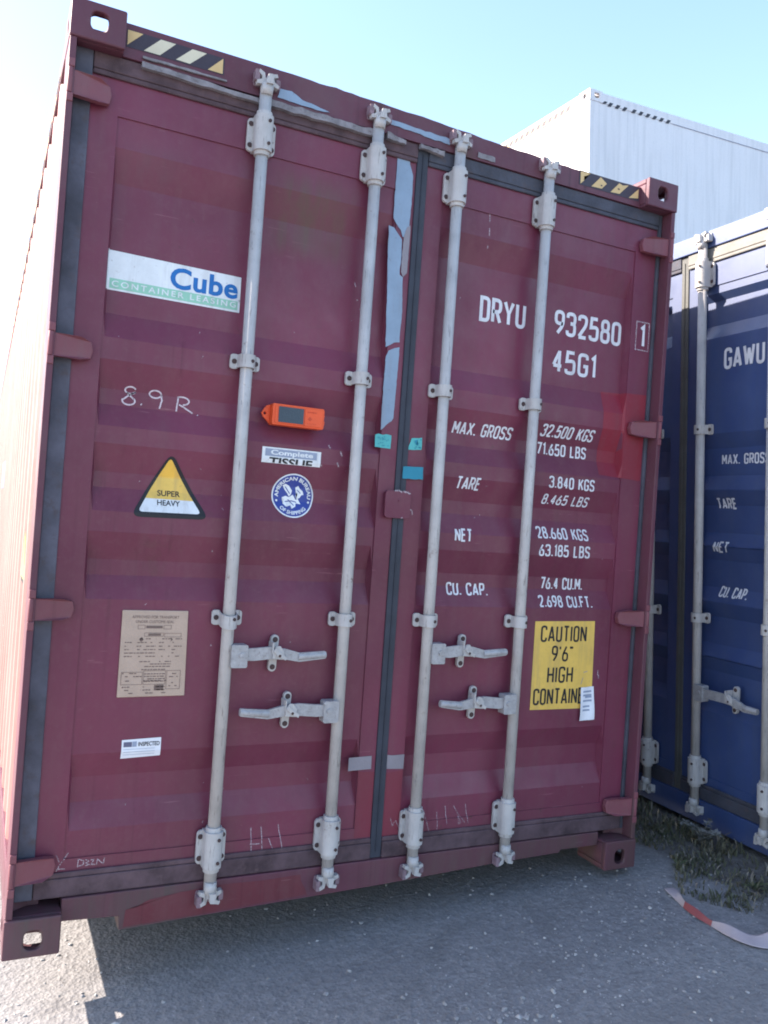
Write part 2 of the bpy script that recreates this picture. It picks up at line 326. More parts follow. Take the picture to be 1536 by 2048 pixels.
HY = .050                                              # depth of the header and sill faces
def back(pts, y=HY):
    """header and sill outlines measured on the front plane, carried to their own depth"""
    k = (2.7019 + y) / 2.7019
    return [(-.1432 + (x + .1432) * k, 1.3827 + (z - 1.3827) * k) for x, z in pts]
class Film:
    """flat painted or glued marks in a (x, z) plane, laid on the surface beneath them"""
    def __init__(s): s.items = []          # (pts, mat index, layer)
    def poly(s, pts, mi, layer=0): s.items.append((pts, mi, layer)); return s
    def rect(s, x0, x1, z0, z1, mi, layer=0): return s.poly([(x0, z0), (x1, z0), (x1, z1), (x0, z1)], mi, layer)
    def stroke(s, pts, w, mi, layer=0, closed=False):
        """a continuous mitred band along a line"""
        P_ = [Vector(p) for i, p in enumerate(pts) if i == 0 or (Vector(p) - Vector(pts[i - 1])).length > 1e-6]
        if closed and (P_[0] - P_[-1]).length < 1e-6: P_.pop()
        n = len(P_); L_, R_ = [], []
        for i in range(n):
            a = P_[i - 1] if (i or closed) else None; b = P_[(i + 1) % n] if (i < n - 1 or closed) else None
            d0 = (P_[i] - a).normalized() if a is not None else None; d1 = (b - P_[i]).normalized() if b is not None else None
            d0 = d0 or d1; d1 = d1 or d0
            n0, n1 = Vector((-d0.y, d0.x)), Vector((-d1.y, d1.x)); m = n0 + n1
            m = m.normalized() if m.length > 1e-4 else n0
            k = min(2.0, 1 / max(.3, m.dot(n0))); c = P_[i]
            L_.append(tuple(c + m * w / 2 * k)); R_.append(tuple(c - m * w / 2 * k))
        for i in range(n if closed else n - 1):
            j = (i + 1) % n; s.poly([L_[i], R_[i], R_[j], L_[j]], mi, layer)
        return s
    def stencil(s, body, x0, x1, z0, z1, mi, layer=0, weight=.14, shear=0):
        """narrow signwriter's capitals built of even strokes"""
        h = z1 - z0; w = h * weight; adv = []; tot = 0; gap = .30
        for ch in body:
            cw = GW.get(ch, .48); adv.append((ch, tot, cw)); tot += cw + gap
        tot -= gap; kx = (x1 - x0 - w - abs(shear) * h * .0) / (tot * 1.0)
        for ch, off, cw in adv:
            bx = x0 + w / 2 + off * kx; gw = cw * kx
            for si, (pts, closed) in enumerate(GL.get(ch, [])):
                q = []
                for p in pts:
                    z = z0 + w / 2 + p[1] * (h - w); q.append((bx + p[0] * gw + shear * (z - (z0 + z1) / 2), z, len(p) > 2))
                s.stroke(round_path(q, min(gw * .5, h * .17), closed), w, mi, layer + .4 * si, closed)
        return s
    def text(s, body, x0, x1, z0, z1, mi, layer=0, bold=.02, shear=0, space=1.0, skew=0, clip=None):
        T, (a, b, c, d) = text_tris(body, bold, shear, space)
        f = lambda p: (x0 + (p[0] - a) / (b - a) * (x1 - x0) + skew * ((p[1] - c) / (d - c) - .5) * (z1 - z0), z0 + (p[1] - c) / (d - c) * (z1 - z0))
        for t in T:
            q = [f(p) for p in t]
            if clip:                       # keep what is above clip
                out = []
                for i in range(len(q)):
                    p1, p2 = q[i], q[(i + 1) % len(q)]
                    if p1[1] >= clip: out.append(p1)
                    if (p1[1] >= clip) != (p2[1] >= clip):
                        k = (clip - p1[1]) / (p2[1] - p1[1]); out.append((p1[0] + k * (p2[0] - p1[0]), clip))
                q = out
                if len(q) < 3: continue
            s.poly(q, mi, layer)
        return s
    def arc_text(s, body, cx, cz, r, a0, a1, h, mi, layer, bold=.03, inward=False):
        T, (a, b, c, d) = text_tris(body, bold)
        for t in T:
            q = []
            for p in t:
                k = (p[0] - a) / (b - a); an = R(a0 + (a1 - a0) * k); v = (p[1] - c) / (d - c) * h
                rr = r + v if not inward else r + h - v
                q.append((cx + rr * math.cos(an), cz + rr * math.sin(an)))
            s.poly(q, mi, layer)
        return s
    def build(s, name, mats, parent, depth, zcuts=(), xcuts=(), eps=.0012, step=.0009):
        bm = bmesh.new()
        lay = bm.verts.layers.float.new('lay')
        for pts, mi, layer in s.items:
            vs = []
            for p in pts:
                v = bm.verts.new((p[0], 0, p[1])); v[lay] = layer; vs.append(v)
            try: f = bm.faces.new(vs); f.material_index = mi
            except ValueError: continue
        big = [f for f in bm.faces if len(f.verts) > 4]
        if big: bmesh.ops.triangulate(bm, faces=big, quad_method='BEAUTY', ngon_method='EAR_CLIP')
        zs = [v.co.z for v in bm.verts]; xs = [v.co.x for v in bm.verts]
        for z in zcuts:
            if min(zs) < z < max(zs): bmesh.ops.bisect_plane(bm, geom=bm.verts[:] + bm.edges[:] + bm.faces[:], plane_co=(0, 0, z), plane_no=(0, 0, 1))
        for x in xcuts:
            if min(xs) < x < max(xs): bmesh.ops.bisect_plane(bm, geom=bm.verts[:] + bm.edges[:] + bm.faces[:], plane_co=(x, 0, 0), plane_no=(1, 0, 0))
        for v in bm.verts: v.co.y = depth(v.co.x, v.co.z) - eps - step * v[lay]
        bm.normal_update()
        for f in bm.faces:
            if f.normal.y > 0: f.normal_flip()
        me = bpy.data.meshes.new(name); bm.to_mesh(me); bm.free()
        for m in mats: me.materials.append(M[m])
        o = bpy.data.objects.new(name, me); COL.objects.link(o); o.parent = parent
        return o

# ------------------------------------------------------------------ container kit (door end faces -y, x across, z up)
W, L, H = 2.438, 12.192, 2.896
def casting(px, py, top, mat, parent, sx, sy):
    """corner casting with its holes; sx, sy = +1 when the outer side faces -x / -y"""
    w, d, h, t = .162, .178, .118, .022
    z0 = H - h if top else 0.0
    mb = MB()
    X = lambda u: px + u if sx > 0 else px - u            # u from the outer side inwards
    Y = lambda u: py + u if sy > 0 else py - u
    mb.prism([[(0, 0), (w, 0), (w, h), (0, h)], rrect(.084, .052 if not top else .062, .052, .058, .02)], lambda u, v, e: (X(u), Y(e), z0 + v), 0, t)
    mb.prism([[(t, 0), (d, 0), (d, h), (t, h)], rrect(.099, .055 if not top else .062, .072, .052, .022)], lambda u, v, e: (X(e), Y(u), z0 + v), 0, t)
    zz = (z0 + h - t, z0 + h) if top else (z0, z0 + t)
    mb.prism([[(t, t), (w, t), (w, d), (t, d)], rrect(.09, .1, .055, .11, .02)], lambda u, v, e: (X(u), Y(v), e), *zz)
    zo = (z0, z0 + .012) if top else (z0 + h - .012, z0 + h)
    mb.prism([[(t, t), (w, t), (w, d), (t, d)]], lambda u, v, e: (X(u), Y(v), e), *zo)
    za, zb = (z0 + .012, z0 + h - t) if top else (z0 + t, z0 + h - .012)
    mb.prism([[(w - .014, t), (w, t), (w, d), (w - .014, d)]], lambda u, v, e: (X(u), Y(v), e), za, zb)
    mb.prism([[(t, d - .014), (w - .014, d - .014), (w - .014, d), (t, d)]], lambda u, v, e: (X(u), Y(v), e), za, zb)
    return mb.build('corner_casting', mat, parent, bevel=.005)

PAN_L, PAN_R = (.162, 1.155), (1.340, 2.288)
PZ0, PZ1 = .26, 2.60
def prof_fn(breaks):
    """panel depth as a piecewise line through (z, depth)"""
    def f(z):
        if z >= breaks[0][0]: return breaks[0][1]
        for (a, da), (b, db) in zip(breaks, breaks[1:]):
            if b <= z <= a: return da + (db - da) * (a - z) / (a - b)
        return breaks[-1][1]
    return f
OUT, INN, FR = .075, .103, .070
def red_breaks():
    b = [(2.60, OUT), (2.505, OUT), (2.40, INN), (1.985, INN), (1.905, OUT), (1.835, OUT), (1.745, INN), (1.695, INN), (1.625, OUT), (1.57, OUT), (1.48, INN),
         (1.43, INN), (1.355, OUT), (1.29, OUT), (1.20, INN), (1.15, INN), (1.075, OUT), (.585, OUT), (.505, INN), (.425, INN), (.345, OUT), (.26, OUT)]
    return b
def blue_breaks():
    b = [(2.60, OUT), (2.562, OUT), (2.53, INN), (2.415, INN), (2.352, OUT)]
    for z in (1.70, 1.43, 1.17, .90, .64): b += [(z + .20, OUT), (z + .13, INN), (z, INN), (z - .065, OUT)]
    return b + [(.26, OUT)]
def depth_fn(breaks):
    pf = prof_fn(breaks)
    def f(x, z):
        for a, b in (PAN_L, PAN_R):
            if a <= x <= b and PZ0 <= z <= PZ1:
                k = max(0, min(1, (x - a) / .010, (b - x) / .010)); return OUT + (pf(z) - OUT) * k
        return FR
    return f

def make_container(name, P):
    root = empty(name)
    body, frame, gask = P['body'], P['frame'], P['gasket']
    for top in (0, 1):
        for px, sx in ((0, 1), (W, -1)):
            for py, sy in ((0, 1), (L, -1)): casting(px, py, top, frame, root, sx, sy)
    c = .118
    # posts at the door end: outer lip, set-back web
    for s in (0, 1):
        X = (lambda u: u) if s == 0 else (lambda u: W - u)
        mb = MB()
        mb.prism([[(.003, .006), (.023, .006), (.023, .062), (.066, .092), (.10, .092), (.10, .16), (.003, .16)]], lambda u, v, e: (X(u), v, e), c, H - c)
        mb.build('corner_post', frame, root, bevel=.003)
    for px, s in ((0, 1), (W, -1)):
        mb = MB(); a, b = sorted((px + s * .003, px + s * .12)); mb.box(a, b, L - .12, L - .003, c, H - c); mb.build('corner_post', frame, root, bevel=.004)
    # header with its dented top edge
    top_pts = P['header_top']
    tp = [(min(max(x, .163), 2.275), min(z, 2.889)) for x, z in top_pts]
    out = [(.163, 2.781), (2.275, 2.781)] + tp[::-1]
    mb = MB(); mb.plate(out, HY, .15); mb.build('header', frame, root, bevel=.004)
    # sill with fork notches
    mb = MB()
    mb.plate(P['sill'], HY, .15); mb.build('sill', frame, root, bevel=.003)
    # rails, roof, walls
    for px, s in ((0, 1), (W, -1)):
        a, b = sorted((px + s * .004, px + s * .064)); mb = MB(); mb.box(a, b, .178, L - .178, H - .075, H - .012); mb.build('top_side_rail', frame, root, bevel=.003)
        a, b = sorted((px + s * .004, px + s * .05)); mb = MB(); mb.box(a, b, .178, L - .178, .05, .205); mb.build('bottom_side_rail', frame, root, bevel=.003)
        mb = MB(); ys = []; y = .16; k = 0
        seq = [(.07, 0), (.068, 1), (.07, 1), (.068, 0)]; dep = .012
        if P.get('smooth'): pts = [(.16, .01), (L - .12, .01)]
        else:
            pts = [(.16, .012)]; y = .16; lev = 0
            while y < L - .45:
                pts += [(y + .072, .012), (y + .140, .048), (y + .210, .048), (y + .278, .012)]; y += .278
            pts.append((L - .12, .012))
        prev = None
        for y, d in pts:
            x = px + s * d; cur = (mb.bm.verts.new((x, y, .20)), mb.bm.verts.new((x, y, H - .07)))
            if prev: mb.bm.faces.new((prev[0], cur[0], cur[1], prev[1]))
            prev = cur
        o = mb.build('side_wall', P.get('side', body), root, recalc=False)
        so_ = o.modifiers.new('thick', 'SOLIDIFY'); so_.thickness = .004; so_.offset = 1 if s < 0 else -1
    mb = MB(); mb.box(.06, W - .06, .14, L - .1, H - .034, H - .028); mb.build('roof', body, root)
    mb = MB(); mb.box(.10, W - .10, L - .06, L - .03, .1, H - .1); mb.build('end_wall', body, root)
    mb = MB(); mb.box(.05, W - .05, .15, L - .1, .17, .195)
    for i in range(28): mb.box(.05, W - .05, .5 + i * .41, .545 + i * .41, .06, .169)
    mb.build('floor', 'underside', root)
    # doors
    dep = depth_fn(P['breaks'])
    zb = [z for z, d in P['breaks']]
    doors = []
    for di, (x0, x1, (pa, pb)) in enumerate(((.078, 1.222, PAN_L), (1.268, 2.398, PAN_R))):
        mb = MB()
        mb.box(x0, pa, FR, .118, .205, 2.728); mb.box(pb, x1, FR, .118, .205, 2.728)
        mb.box(pa, pb, FR, .118, PZ1, 2.728); mb.box(pa, pb, FR, .118, .205, PZ0)
        xs = [pa, pa + .010, (pa * 2 + pb) / 3, (pa + 2 * pb) / 3, pb - .010, pb]
        grid = [[mb.bm.verts.new((x, dep(x, min(max(z, PZ0), PZ1)), z)) for z in zb] for x in xs]
        for i in range(len(xs) - 1):
            for j in range(len(zb) - 1): mb.bm.faces.new((grid[i][j], grid[i + 1][j], grid[i + 1][j + 1], grid[i][j + 1]))
        d = mb.build('door', body, root)
        doors.append(d)
    dl, dr = doors
    # rubber seals of each door
    mb = MB(); mb.box(.0245, .0775, .058, .086, .146, 2.779); mb.build('hinge_side_gasket', P.get('left_gasket', gask), dl, bevel=.004)
    mb = MB(); mb.box(2.3985, W - .0245, .058, .086, .146, 2.779); mb.build('hinge_side_gasket', gask, dr, bevel=.004)
    for d, a, b in ((dl, .079, 1.2215), (dr, 1.2685, 2.397)):
        mb = MB(); mb.plate([(a, 2.7285), (b, 2.7285), (b, 2.7795), (a, 2.7795)], .058, .09); mb.plate([(a, 2.712), (b, 2.712), (b, 2.7283), (a, 2.7283)], .060, .0695); mb.build('top_gasket', P['low_gasket'] if d == dl else gask, d, bevel=.004)
        mb = MB(); mb.plate([(a, .1455), (b, .1455), (b, .2045), (a, .2045)], .058, .09); mb.plate([(a, .2047), (b, .2047), (b, .222), (a, .222)], .061, .0695); mb.build('bottom_gasket', P['low_gasket'], d, bevel=.004)
    mb = MB(); mb.plate([(1.2225, .1465), (1.2675, .1465), (1.2675, 2.7785), (1.2225, 2.7785)], .064, .1); mb.plate([(1.243, .17), (1.247, .17), (1.247, 2.75), (1.243, 2.75)], .060, .064)
    mb.build('seam_gasket', P['seam'], dr, bevel=.003)
    # hinges
    for d, s in ((dl, 0), (dr, 1)):
        X = (lambda u: u) if s == 0 else (lambda u: W - u)
        for zc, hh in ((2.645, .074), (1.848, .07), (1.045, .066), (.25, .072)):
            if s == 1 and zc > 2: zc = 2.628
            mb = MB()
            ol = [(.010, -hh / 2), (.10, -hh / 2), (.132, -hh * .36), (.138, 0), (.132, hh * .36), (.10, hh / 2), (.010, hh / 2)]
            mb.prism([ol], lambda u, v, e: (X(u), e + .034 * max(0, min(1, (u - .085) / .05)), zc + v), .012, .034)
            mb.tube((X(.011), .008, zc - hh * .52), (X(.011), .008, zc + hh * .52), .008, seg=14)
            for q in (-1, 1): mb.prism([[(.0035, q * hh * .53), (.0225, q * hh * .53), (.0225, q * (hh * .53 + .026)), (.0035, q * (hh * .53 + .026))]], lambda u, v, e: (X(u), e, zc + v), .001, .02)
            mb.build('hinge', P['hinge'], d, bevel=.0025)
    # locking gear
    yb, rb = .034, .0205
    def bracket(x, z, d):
        mb = MB(); mb.plate(rrect(x, z, .098, .112, .014), .054, .0655)
        hl = [(x - .031, .0655), (x - .031, .040)] + [(x - .031 * math.cos(R(a)), yb - .006 - .028 * math.sin(R(a))) for a in range(10, 180, 16)] + [(x + .031, .040), (x + .031, .0655)]
        mb.prism([hl], lambda u, v, e: (u, v, e), z - .060, z + .060, 0)
        mb.tube((x, yb, z - .074), (x, yb, z + .074), rb + .006, seg=22)
        for ex in (-.038, .038):
            for ez in (-.036, .036): mb.tube((x + ex, .0542, z + ez), (x + ex, .0515, z + ez), .0088, seg=12, mi=1); mb.tube((x + ex, .0542, z + ez), (x + ex, .0530, z + ez), .0112, seg=14, mi=0)
        for ez in (-.038, .038): mb.tube((x + .012, .002, z + ez), (x + .012, -.003, z + ez), .0058, seg=10, mi=1)
        mb.build('bar_bracket', ['bar', 'bolt'], d, bevel=.002)
    def clamp(x, z, d, tilt=0, bent=0):
        mb = MB()
        mb.plate(rrect(x - .036, z, .030, .050, .010), .056, .067); mb.plate(rrect(x + .036, z, .030, .050, .010), .056, .067)
        hl = [(x - .034, .0665), (x - .027, .0665), (x - .0235, .03)] + [(x - .0235 * math.cos(R(a)), yb - .002 - .0235 * math.sin(R(a))) for a in range(10, 180, 16)] + [(x + .0235, .03), (x + .027, .0665), (x + .034, .0665)]
        ho = [(x - .034, .056), (x - .029, .054), (x - .0275, .03)] + [(x - .0275 * math.cos(R(a)), yb - .002 - .0285 * math.sin(R(a))) for a in range(10, 180, 16)] + [(x + .0275, .03), (x + .029, .054), (x + .034, .056)]
        mb.prism([ho + hl[::-1]], lambda u, v, e: (u, v, e + bent * max(0, (.05 - v)) * 14 * .02), z - .022, z + .022)
        for ex in (-.037, .037): mb.tube((x + ex, .056, z), (x + ex, .0535, z), .0088, seg=12, mi=1)
        mb.tube((x + .012, .0070, z), (x + .012, .0035, z), .006, seg=10, mi=1)
        o = mb.build('bar_clamp', ['bar', 'bolt'], d, bevel=.0015)
    def cam_head(mb, x, z, s):
        """forged cam at a bar end; s = +1 top, -1 bottom"""
        pts = [(-.016, -.004), (.016, -.004), (.019, .012), (.036, .008), (.039, .018), (.022, .028), (.020, .040), (.034, .046), (.030, .056), (.006, .050), (.004, .034), (-.010, .034), (-.013, .050), (-.030, .058), (-.033, .048), (-.021, .038), (-.022, .027), (-.038, .020), (-.036, .009), (-.019, .012)]
        mb.plate([(x + u, z + s * v) for u, v in pts], .016, .036)
        mb.tube((x, yb - .008, z - s * .02), (x, yb - .008, z + s * .016), rb * .95, rb * 1.12, seg=18)
        mb.plate([(x + u, z + s * v) for u, v in ((-.010, .01), (.014, .012), (.010, .044), (-.004, .042))], -.002, .018)
    handles = P['handles']
    for i, x in enumerate(P['bars']):
        d = dl if i < 2 else dr
        mb = MB(); mb.tube((x, yb, .125), (x, yb, 2.80), rb, seg=26)
        cam_head(mb, x, 2.797, 1); cam_head(mb, x, .132, -1)
        mb.build('locking_bar', ['bar'], d)
        for z in P['bracket_z']: bracket(x, z, d)
        for k, z in enumerate(P['clamp_z']): clamp(x, z, d, bent=(-1.0 if (i == 0 and k == 1 and P.get('bent')) else 0))
        for z, s in ((2.826, 1), (.100, -1)):
            mb = MB(); mb.plate(rrect(x - .036, z + s * .010, .016, .036, .004), .018, HY - .001); mb.plate(rrect(x + .037, z - s * .004, .015, .032, .004), .022, HY - .001); mb.plate(rrect(x, z + s * .002, .085, .040, .006), .042, HY - .0012)
            mb.build('cam_keeper', P['keeper'], root, bevel=.002)
    for bi, dirn, zc, tipx, cx, droop in handles:
        x = P['bars'][bi]; d = dl if bi < 2 else dr; s = dirn
        mb = MB()
        a, b = sorted((x + s * .010, x + s * .066)); mb.plate(rrect((a + b) / 2, zc - .004, b - a, .076, .006), .004, .046)
        mb.tube((x + s * .046, .004, zc), (x + s * .046, -.001, zc), .009, seg=12)
        n0, mid, tip = x + s * .062, cx, tipx
        def lv(x_, hz): return hz / 2
        path = [(n0, zc + .001, .040), (n0 + s * .03, zc + .001, .042), (mid - s * .03, zc + .005 + droop * .2, .042), (mid + s * .03, zc + droop * .3, .036), (mid + s * .08, zc - .012 + droop * .6, .031), (tip - s * .004, zc - .006 + droop, .026), (tip, zc - .006 + droop, .022)]
        ol = [(px, pz + w / 2) for px, pz, w in path] + [(px, pz - w / 2) for px, pz, w in reversed(path)]
        mb.plate(ol, .012, .024)
        mb.tube((mid + s * .075, .018, zc - .010 + droop * .55), (tip, .018, zc - .006 + droop), .0135, .012, seg=12)
        mb.build('door_handle', ['steel'], d, bevel=.003)
        mb = MB()
        ol = [(cx + .014 * math.cos(R(t)), zc + .048 + .014 * math.sin(R(t))) for t in range(0, 181, 20)] + [(cx - .004 + .014 * math.cos(R(t)), zc - .050 + .014 * math.sin(R(t))) for t in range(180, 361, 20)]
        mb.plate(ol, .050, .0655)
        mb.plate([(cx - .020, zc - .012), (cx + .018, zc - .016), (cx + .021, zc + .010), (cx + .006, zc + .030), (cx - .006, zc + .030), (cx - .018, zc + .016)], .004, .011)
        mb.box(cx - .022, cx - .017, .004, .052, zc + .004, zc + .042)
        mb.plate([(cx - .019, zc + .012), (cx + .001, zc - .006), (cx + .026, zc - .018), (cx + .030, zc - .008), (cx + .004, zc + .010), (cx - .012, zc + .024)], -.001, .0035)
        mb.tube((cx + .004, .004, zc - .002), (cx + .004, -.002, zc - .002), .005, seg=10, mi=1)
        mb.tube((cx, .0502, zc + .046), (cx, .0475, zc + .046), .0095, seg=12, mi=1); mb.tube((cx - .004, .0502, zc - .048), (cx - .004, .0475, zc - .048), .0095, seg=12, mi=1)
        mb.build('handle_catch', ['bar', 'bolt'], d, bevel=.0015)
    return root, dl, dr, dep, zb

# ------------------------------------------------------------------ red container
HT = [(.162, 2.874), (.25, 2.876), (.36, 2.878), (.40, 2.876), (.55, 2.879), (.62, 2.873), (.70, 2.874), (.80, 2.869), (.86, 2.872), (.95, 2.868), (1.03, 2.869), (1.10, 2.864), (1.2, 2.865), (1.31, 2.860), (1.4, 2.858), (1.46, 2.853), (1.53, 2.851), (1.62, 2.848), (1.66, 2.851), (1.76, 2.845), (1.91, 2.844), (1.97, 2.847), (2.08, 2.845), (2.2, 2.849), (2.276, 2.851)]
def jag(pts):
    out = []
    for (a, b), (c, d) in zip(pts, pts[1:]):
        n = max(1, int((c - a) / .03))
        for i in range(n): out.append((a + (c - a) * i / n, b + (d - b) * i / n + random.uniform(-.0014, .0012)))
    return out + [pts[-1]]
HT = jag([(x, z - .012) for x, z in back(HT)]); HT[0] = (.163, HT[0][1]); HT[-1] = (2.275, HT[-1][1])
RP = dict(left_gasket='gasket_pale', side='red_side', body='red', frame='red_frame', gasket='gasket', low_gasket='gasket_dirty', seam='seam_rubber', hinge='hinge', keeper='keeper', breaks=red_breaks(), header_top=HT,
          sill=[(.163, .074)] + back([(.330, .090), (.332, .046), (.758, .060), (1.241, .074), (1.754, .096), (2.036, .103), (2.042, .114)]) + [(2.275, .090), (2.275, .1445), (.163, .1445)],
          bars=(.624, 1.044, 1.384, 1.794), bracket_z=(2.648, .258), clamp_z=(1.883, 1.024), bent=True,
          handles=[(0, 1, .905, .974, .797, .004), (1, -1, .708, .680, .857, .010), (2, 1, .909, 1.729, 1.549, .006), (3, -1, .710, 1.449, 1.614, .012)])
red, dl, dr, dep, zb = make_container('red_container', RP)
red.rotation_euler = (0, R(3.8), 0)
tag(red, "faded red high cube shipping container with grey lock bars and yellow caution sign", "shipping container")
XC = [PAN_L[0], PAN_L[0] + .010, PAN_L[1] - .010, PAN_L[1], PAN_R[0], PAN_R[0] + .010, PAN_R[1] - .010, PAN_R[1]]
def film(f, name, mats, door, label=None, flat=None, **k):
    o = f.build(name, mats, door, (lambda x, z: flat) if flat is not None else dep, zb, XC, **k)
    if label: o['label'] = label
    return o
# painted lettering of the right door
f = Film()
for body, x0, x1, z0, z1, sh, sp in (("DRYU", 1.555, 1.772, 2.189, 2.290, 0, 1.05), ("932580", 1.914, 2.264, 2.195, 2.297, 0, 1.12), ("1", 2.338, 2.366, 2.200, 2.298, 0, 1), ("45G1", 1.915, 2.141, 2.039, 2.138, 0, 1.08),
                             ("MAX. GROSS", 1.468, 1.740, 1.738, 1.789, .10, 1.05), ("32.500 KGS", 1.876, 2.141, 1.771, 1.822, .22, 1.05), ("71.650 LBS", 1.868, 2.119, 1.698, 1.748, 0, 1.05),
                             ("TARE", 1.491, 1.599, 1.526, 1.576, .12, 1.05), ("3.840 KGS", 1.921, 2.153, 1.565, 1.614, 0, 1.05), ("8.465 LBS", 1.905, 2.138, 1.498, 1.540, .2, 1.05),
                             ("NET", 1.497, 1.575, 1.325, 1.376, 0, 1.05), ("28.660 KGS", 1.881, 2.142, 1.358, 1.406, -.12, 1.05), ("63.185 LBS", 1.894, 2.152, 1.286, 1.336, 0, 1.05),
                             ("CU. CAP.", 1.488, 1.675, 1.117, 1.166, 0, 1.05), ("76.4 CU.M.", 1.932, 2.146, 1.151, 1.201, 0, 1.05), ("2.698 CU.FT.", 1.916, 2.187, 1.080, 1.127, -.05, 1.05)):
    f.stencil(body, x0, x1, z0, z1, 0, 0, .145, sh)
film(f, 'lettering', ['letter'], dr)
f = Film()
f.stroke([(2.318, 2.188), (2.388, 2.188), (2.388, 2.308), (2.318, 2.308)], .0055, 0, 0, True)
film(f, 'check_digit_box', ['chalk'], dr)
# chalk and scratches
def wob(pts, n=3):
    out = []
    for (a, b), (c, d) in zip(pts, pts[1:]):
        for i in range(n): t = i / n; out.append((a + (c - a) * t + random.uniform(-.0008, .0008), b + (d - b) * t + random.uniform(-.0008, .0008)))
    return out + [pts[-1]]
def loop(cx, cz, rx, rz, a0, a1, n=18, tilt=0): return [(cx + rx * math.cos(R(a0 + (a1 - a0) * i / n)) + tilt * rz * math.sin(R(a0 + (a1 - a0) * i / n)), cz + rz * math.sin(R(a0 + (a1 - a0) * i / n))) for i in range(n + 1)]
f = Film(); w = .0048
f.stroke(loop(.266, 1.748, .017, .011, 20, 340), w, 0); f.stroke(wob([(.282, 1.744), (.262, 1.732), (.244, 1.716)]), w, 0); f.stroke(loop(.262, 1.714, .020, .013, 160, 400), w, 0); f.stroke(wob([(.279, 1.720), (.255, 1.740)]), w, 0)
f.stroke([(.301, 1.708), (.304, 1.706)], .007, 0)
f.stroke(loop(.345, 1.745, .019, .012, 0, 360), w, 0); f.stroke(wob([(.364, 1.748), (.367, 1.728), (.361, 1.700)]), w, 0)
f.stroke(wob([(.420, 1.746), (.418, 1.722), (.416, 1.698)]), w, 0); f.stroke(loop(.432, 1.734, .024, .013, 130, -80), w, 0); f.stroke(wob([(.424, 1.722), (.446, 1.710), (.470, 1.697)]), w, 0)
f.stroke([(.486, 1.694), (.488, 1.692)], .005, 0)
film(f, 'chalk_note', ['chalk_bold'], dl)
f = Film(); w = .0030
for P_ in ([(.765, .30), (.772, .196)], [(.765, .245), (.80, .243)], [(.802, .300), (.812, .196)], [(.83, .258), (.842, .232), (.862, .200), (.872, .198)], [(.863, .302), (.872, .258), (.884, .215)]): f.stroke(wob(P_, 4), w, 0)
for P_ in ([(.140, .275), (.150, .252)], [(.175, .276), (.150, .240), (.143, .225)], [(.148, .231), (.168, .229)]): f.stroke(wob(P_, 3), .0032, 0)
w = .0028
for P_ in ([(.206, .256), (.205, .232)], [(.205, .256), (.222, .250), (.222, .238), (.205, .231)], [(.228, .252), (.238, .246), (.229, .242), (.239, .236), (.228, .232)], [(.244, .250), (.254, .250), (.246, .236), (.258, .233)], [(.262, .232), (.264, .250), (.282, .233), (.286, .252)]): f.stroke(wob(P_, 3), w, 0)
for x, z, l in ((.60, 2.1, .01), (1.035, 2.18, .006), (.955, 1.64, .016), (1.0, 1.62, .02), (.99, 1.58, .02), (.93, 1.568, .008), (1.02, 2.24, .02), (.565, 1.245, .006), (.58, .93, .006), (.86, .94, .004)):
    f.stroke([(x, z), (x + l * .4, z - l * .8)], .005, 0)
for i in range(26): x, z = random.uniform(.2, 1.1), random.uniform(.3, 2.5); f.stroke([(x, z), (x + random.uniform(-.006, .006), z - random.uniform(.002, .012))], .002, 0)
film(f, 'chalk_marks', ['chalk'], dl)
f = Film()
for P_ in ([(1.445, .29), (1.47, .215), (1.52, .165)], [(1.50, .29), (1.503, .225)], [(1.535, .31), (1.545, .24)], [(1.572, .308), (1.60, .268), (1.625, .240)], [(1.625, .31), (1.64, .235)], [(1.595, .265), (1.606, .240), (1.598, .236), (1.592, .262)], [(1.3, .285), (1.31, .255), (1.322, .275), (1.335, .25)]): f.stroke(wob(P_, 4), .0024, 0)
for x, z, l in ((1.555, 2.60, .03), (1.558, 2.545, .03), (1.56, 2.48, .012), (2.235, .82, .02), (2.24, .80, .015)): f.stroke([(x, z), (x + l * .06, z - l)], .0045, 0)
for i in range(20): x, z = random.uniform(1.36, 2.25), random.uniform(.3, 2.5); f.stroke([(x, z), (x + random.uniform(-.006, .006), z - random.uniform(.002, .010))], .002, 0)
film(f, 'chalk_marks', ['chalk'], dr)
# repainted patches
f = Film(); f.poly([(2.178, 1.64), (2.392, 1.63), (2.397, 2.0), (2.176, 1.992)], 0); film(f, 'paint_patch', ['red_touch'], dr, "brighter red repainted patch", eps=.0006)
f = Film(); f.poly([(1.268, .206), (1.339, .206), (1.339, .460), (1.268, .455)], 0); film(f, 'paint_patch', ['red_fresh'], dr, "brighter red repainted patch", eps=.0006, flat=FR)
f = Film(); f.poly([(1.156, .225), (1.221, .225), (1.221, .462), (1.156, .466)], 0); film(f, 'paint_patch', ['red_fresh'], dl, "brighter red repainted patch", eps=.0006, flat=FR)
f = Film(); f.poly(back([(.345, .055), (.55, .060), (.75, .068), (.96, .0765), (.95, .10), (.935, .125), (.93, .150), (.80, .146), (.66, .150), (.52, .142), (.42, .130), (.38, .112), (.35, .108)]), 0); film(f, 'paint_patch', ['red_dull'], red, "redder repainted patch on the sill", flat=HY, eps=.001)
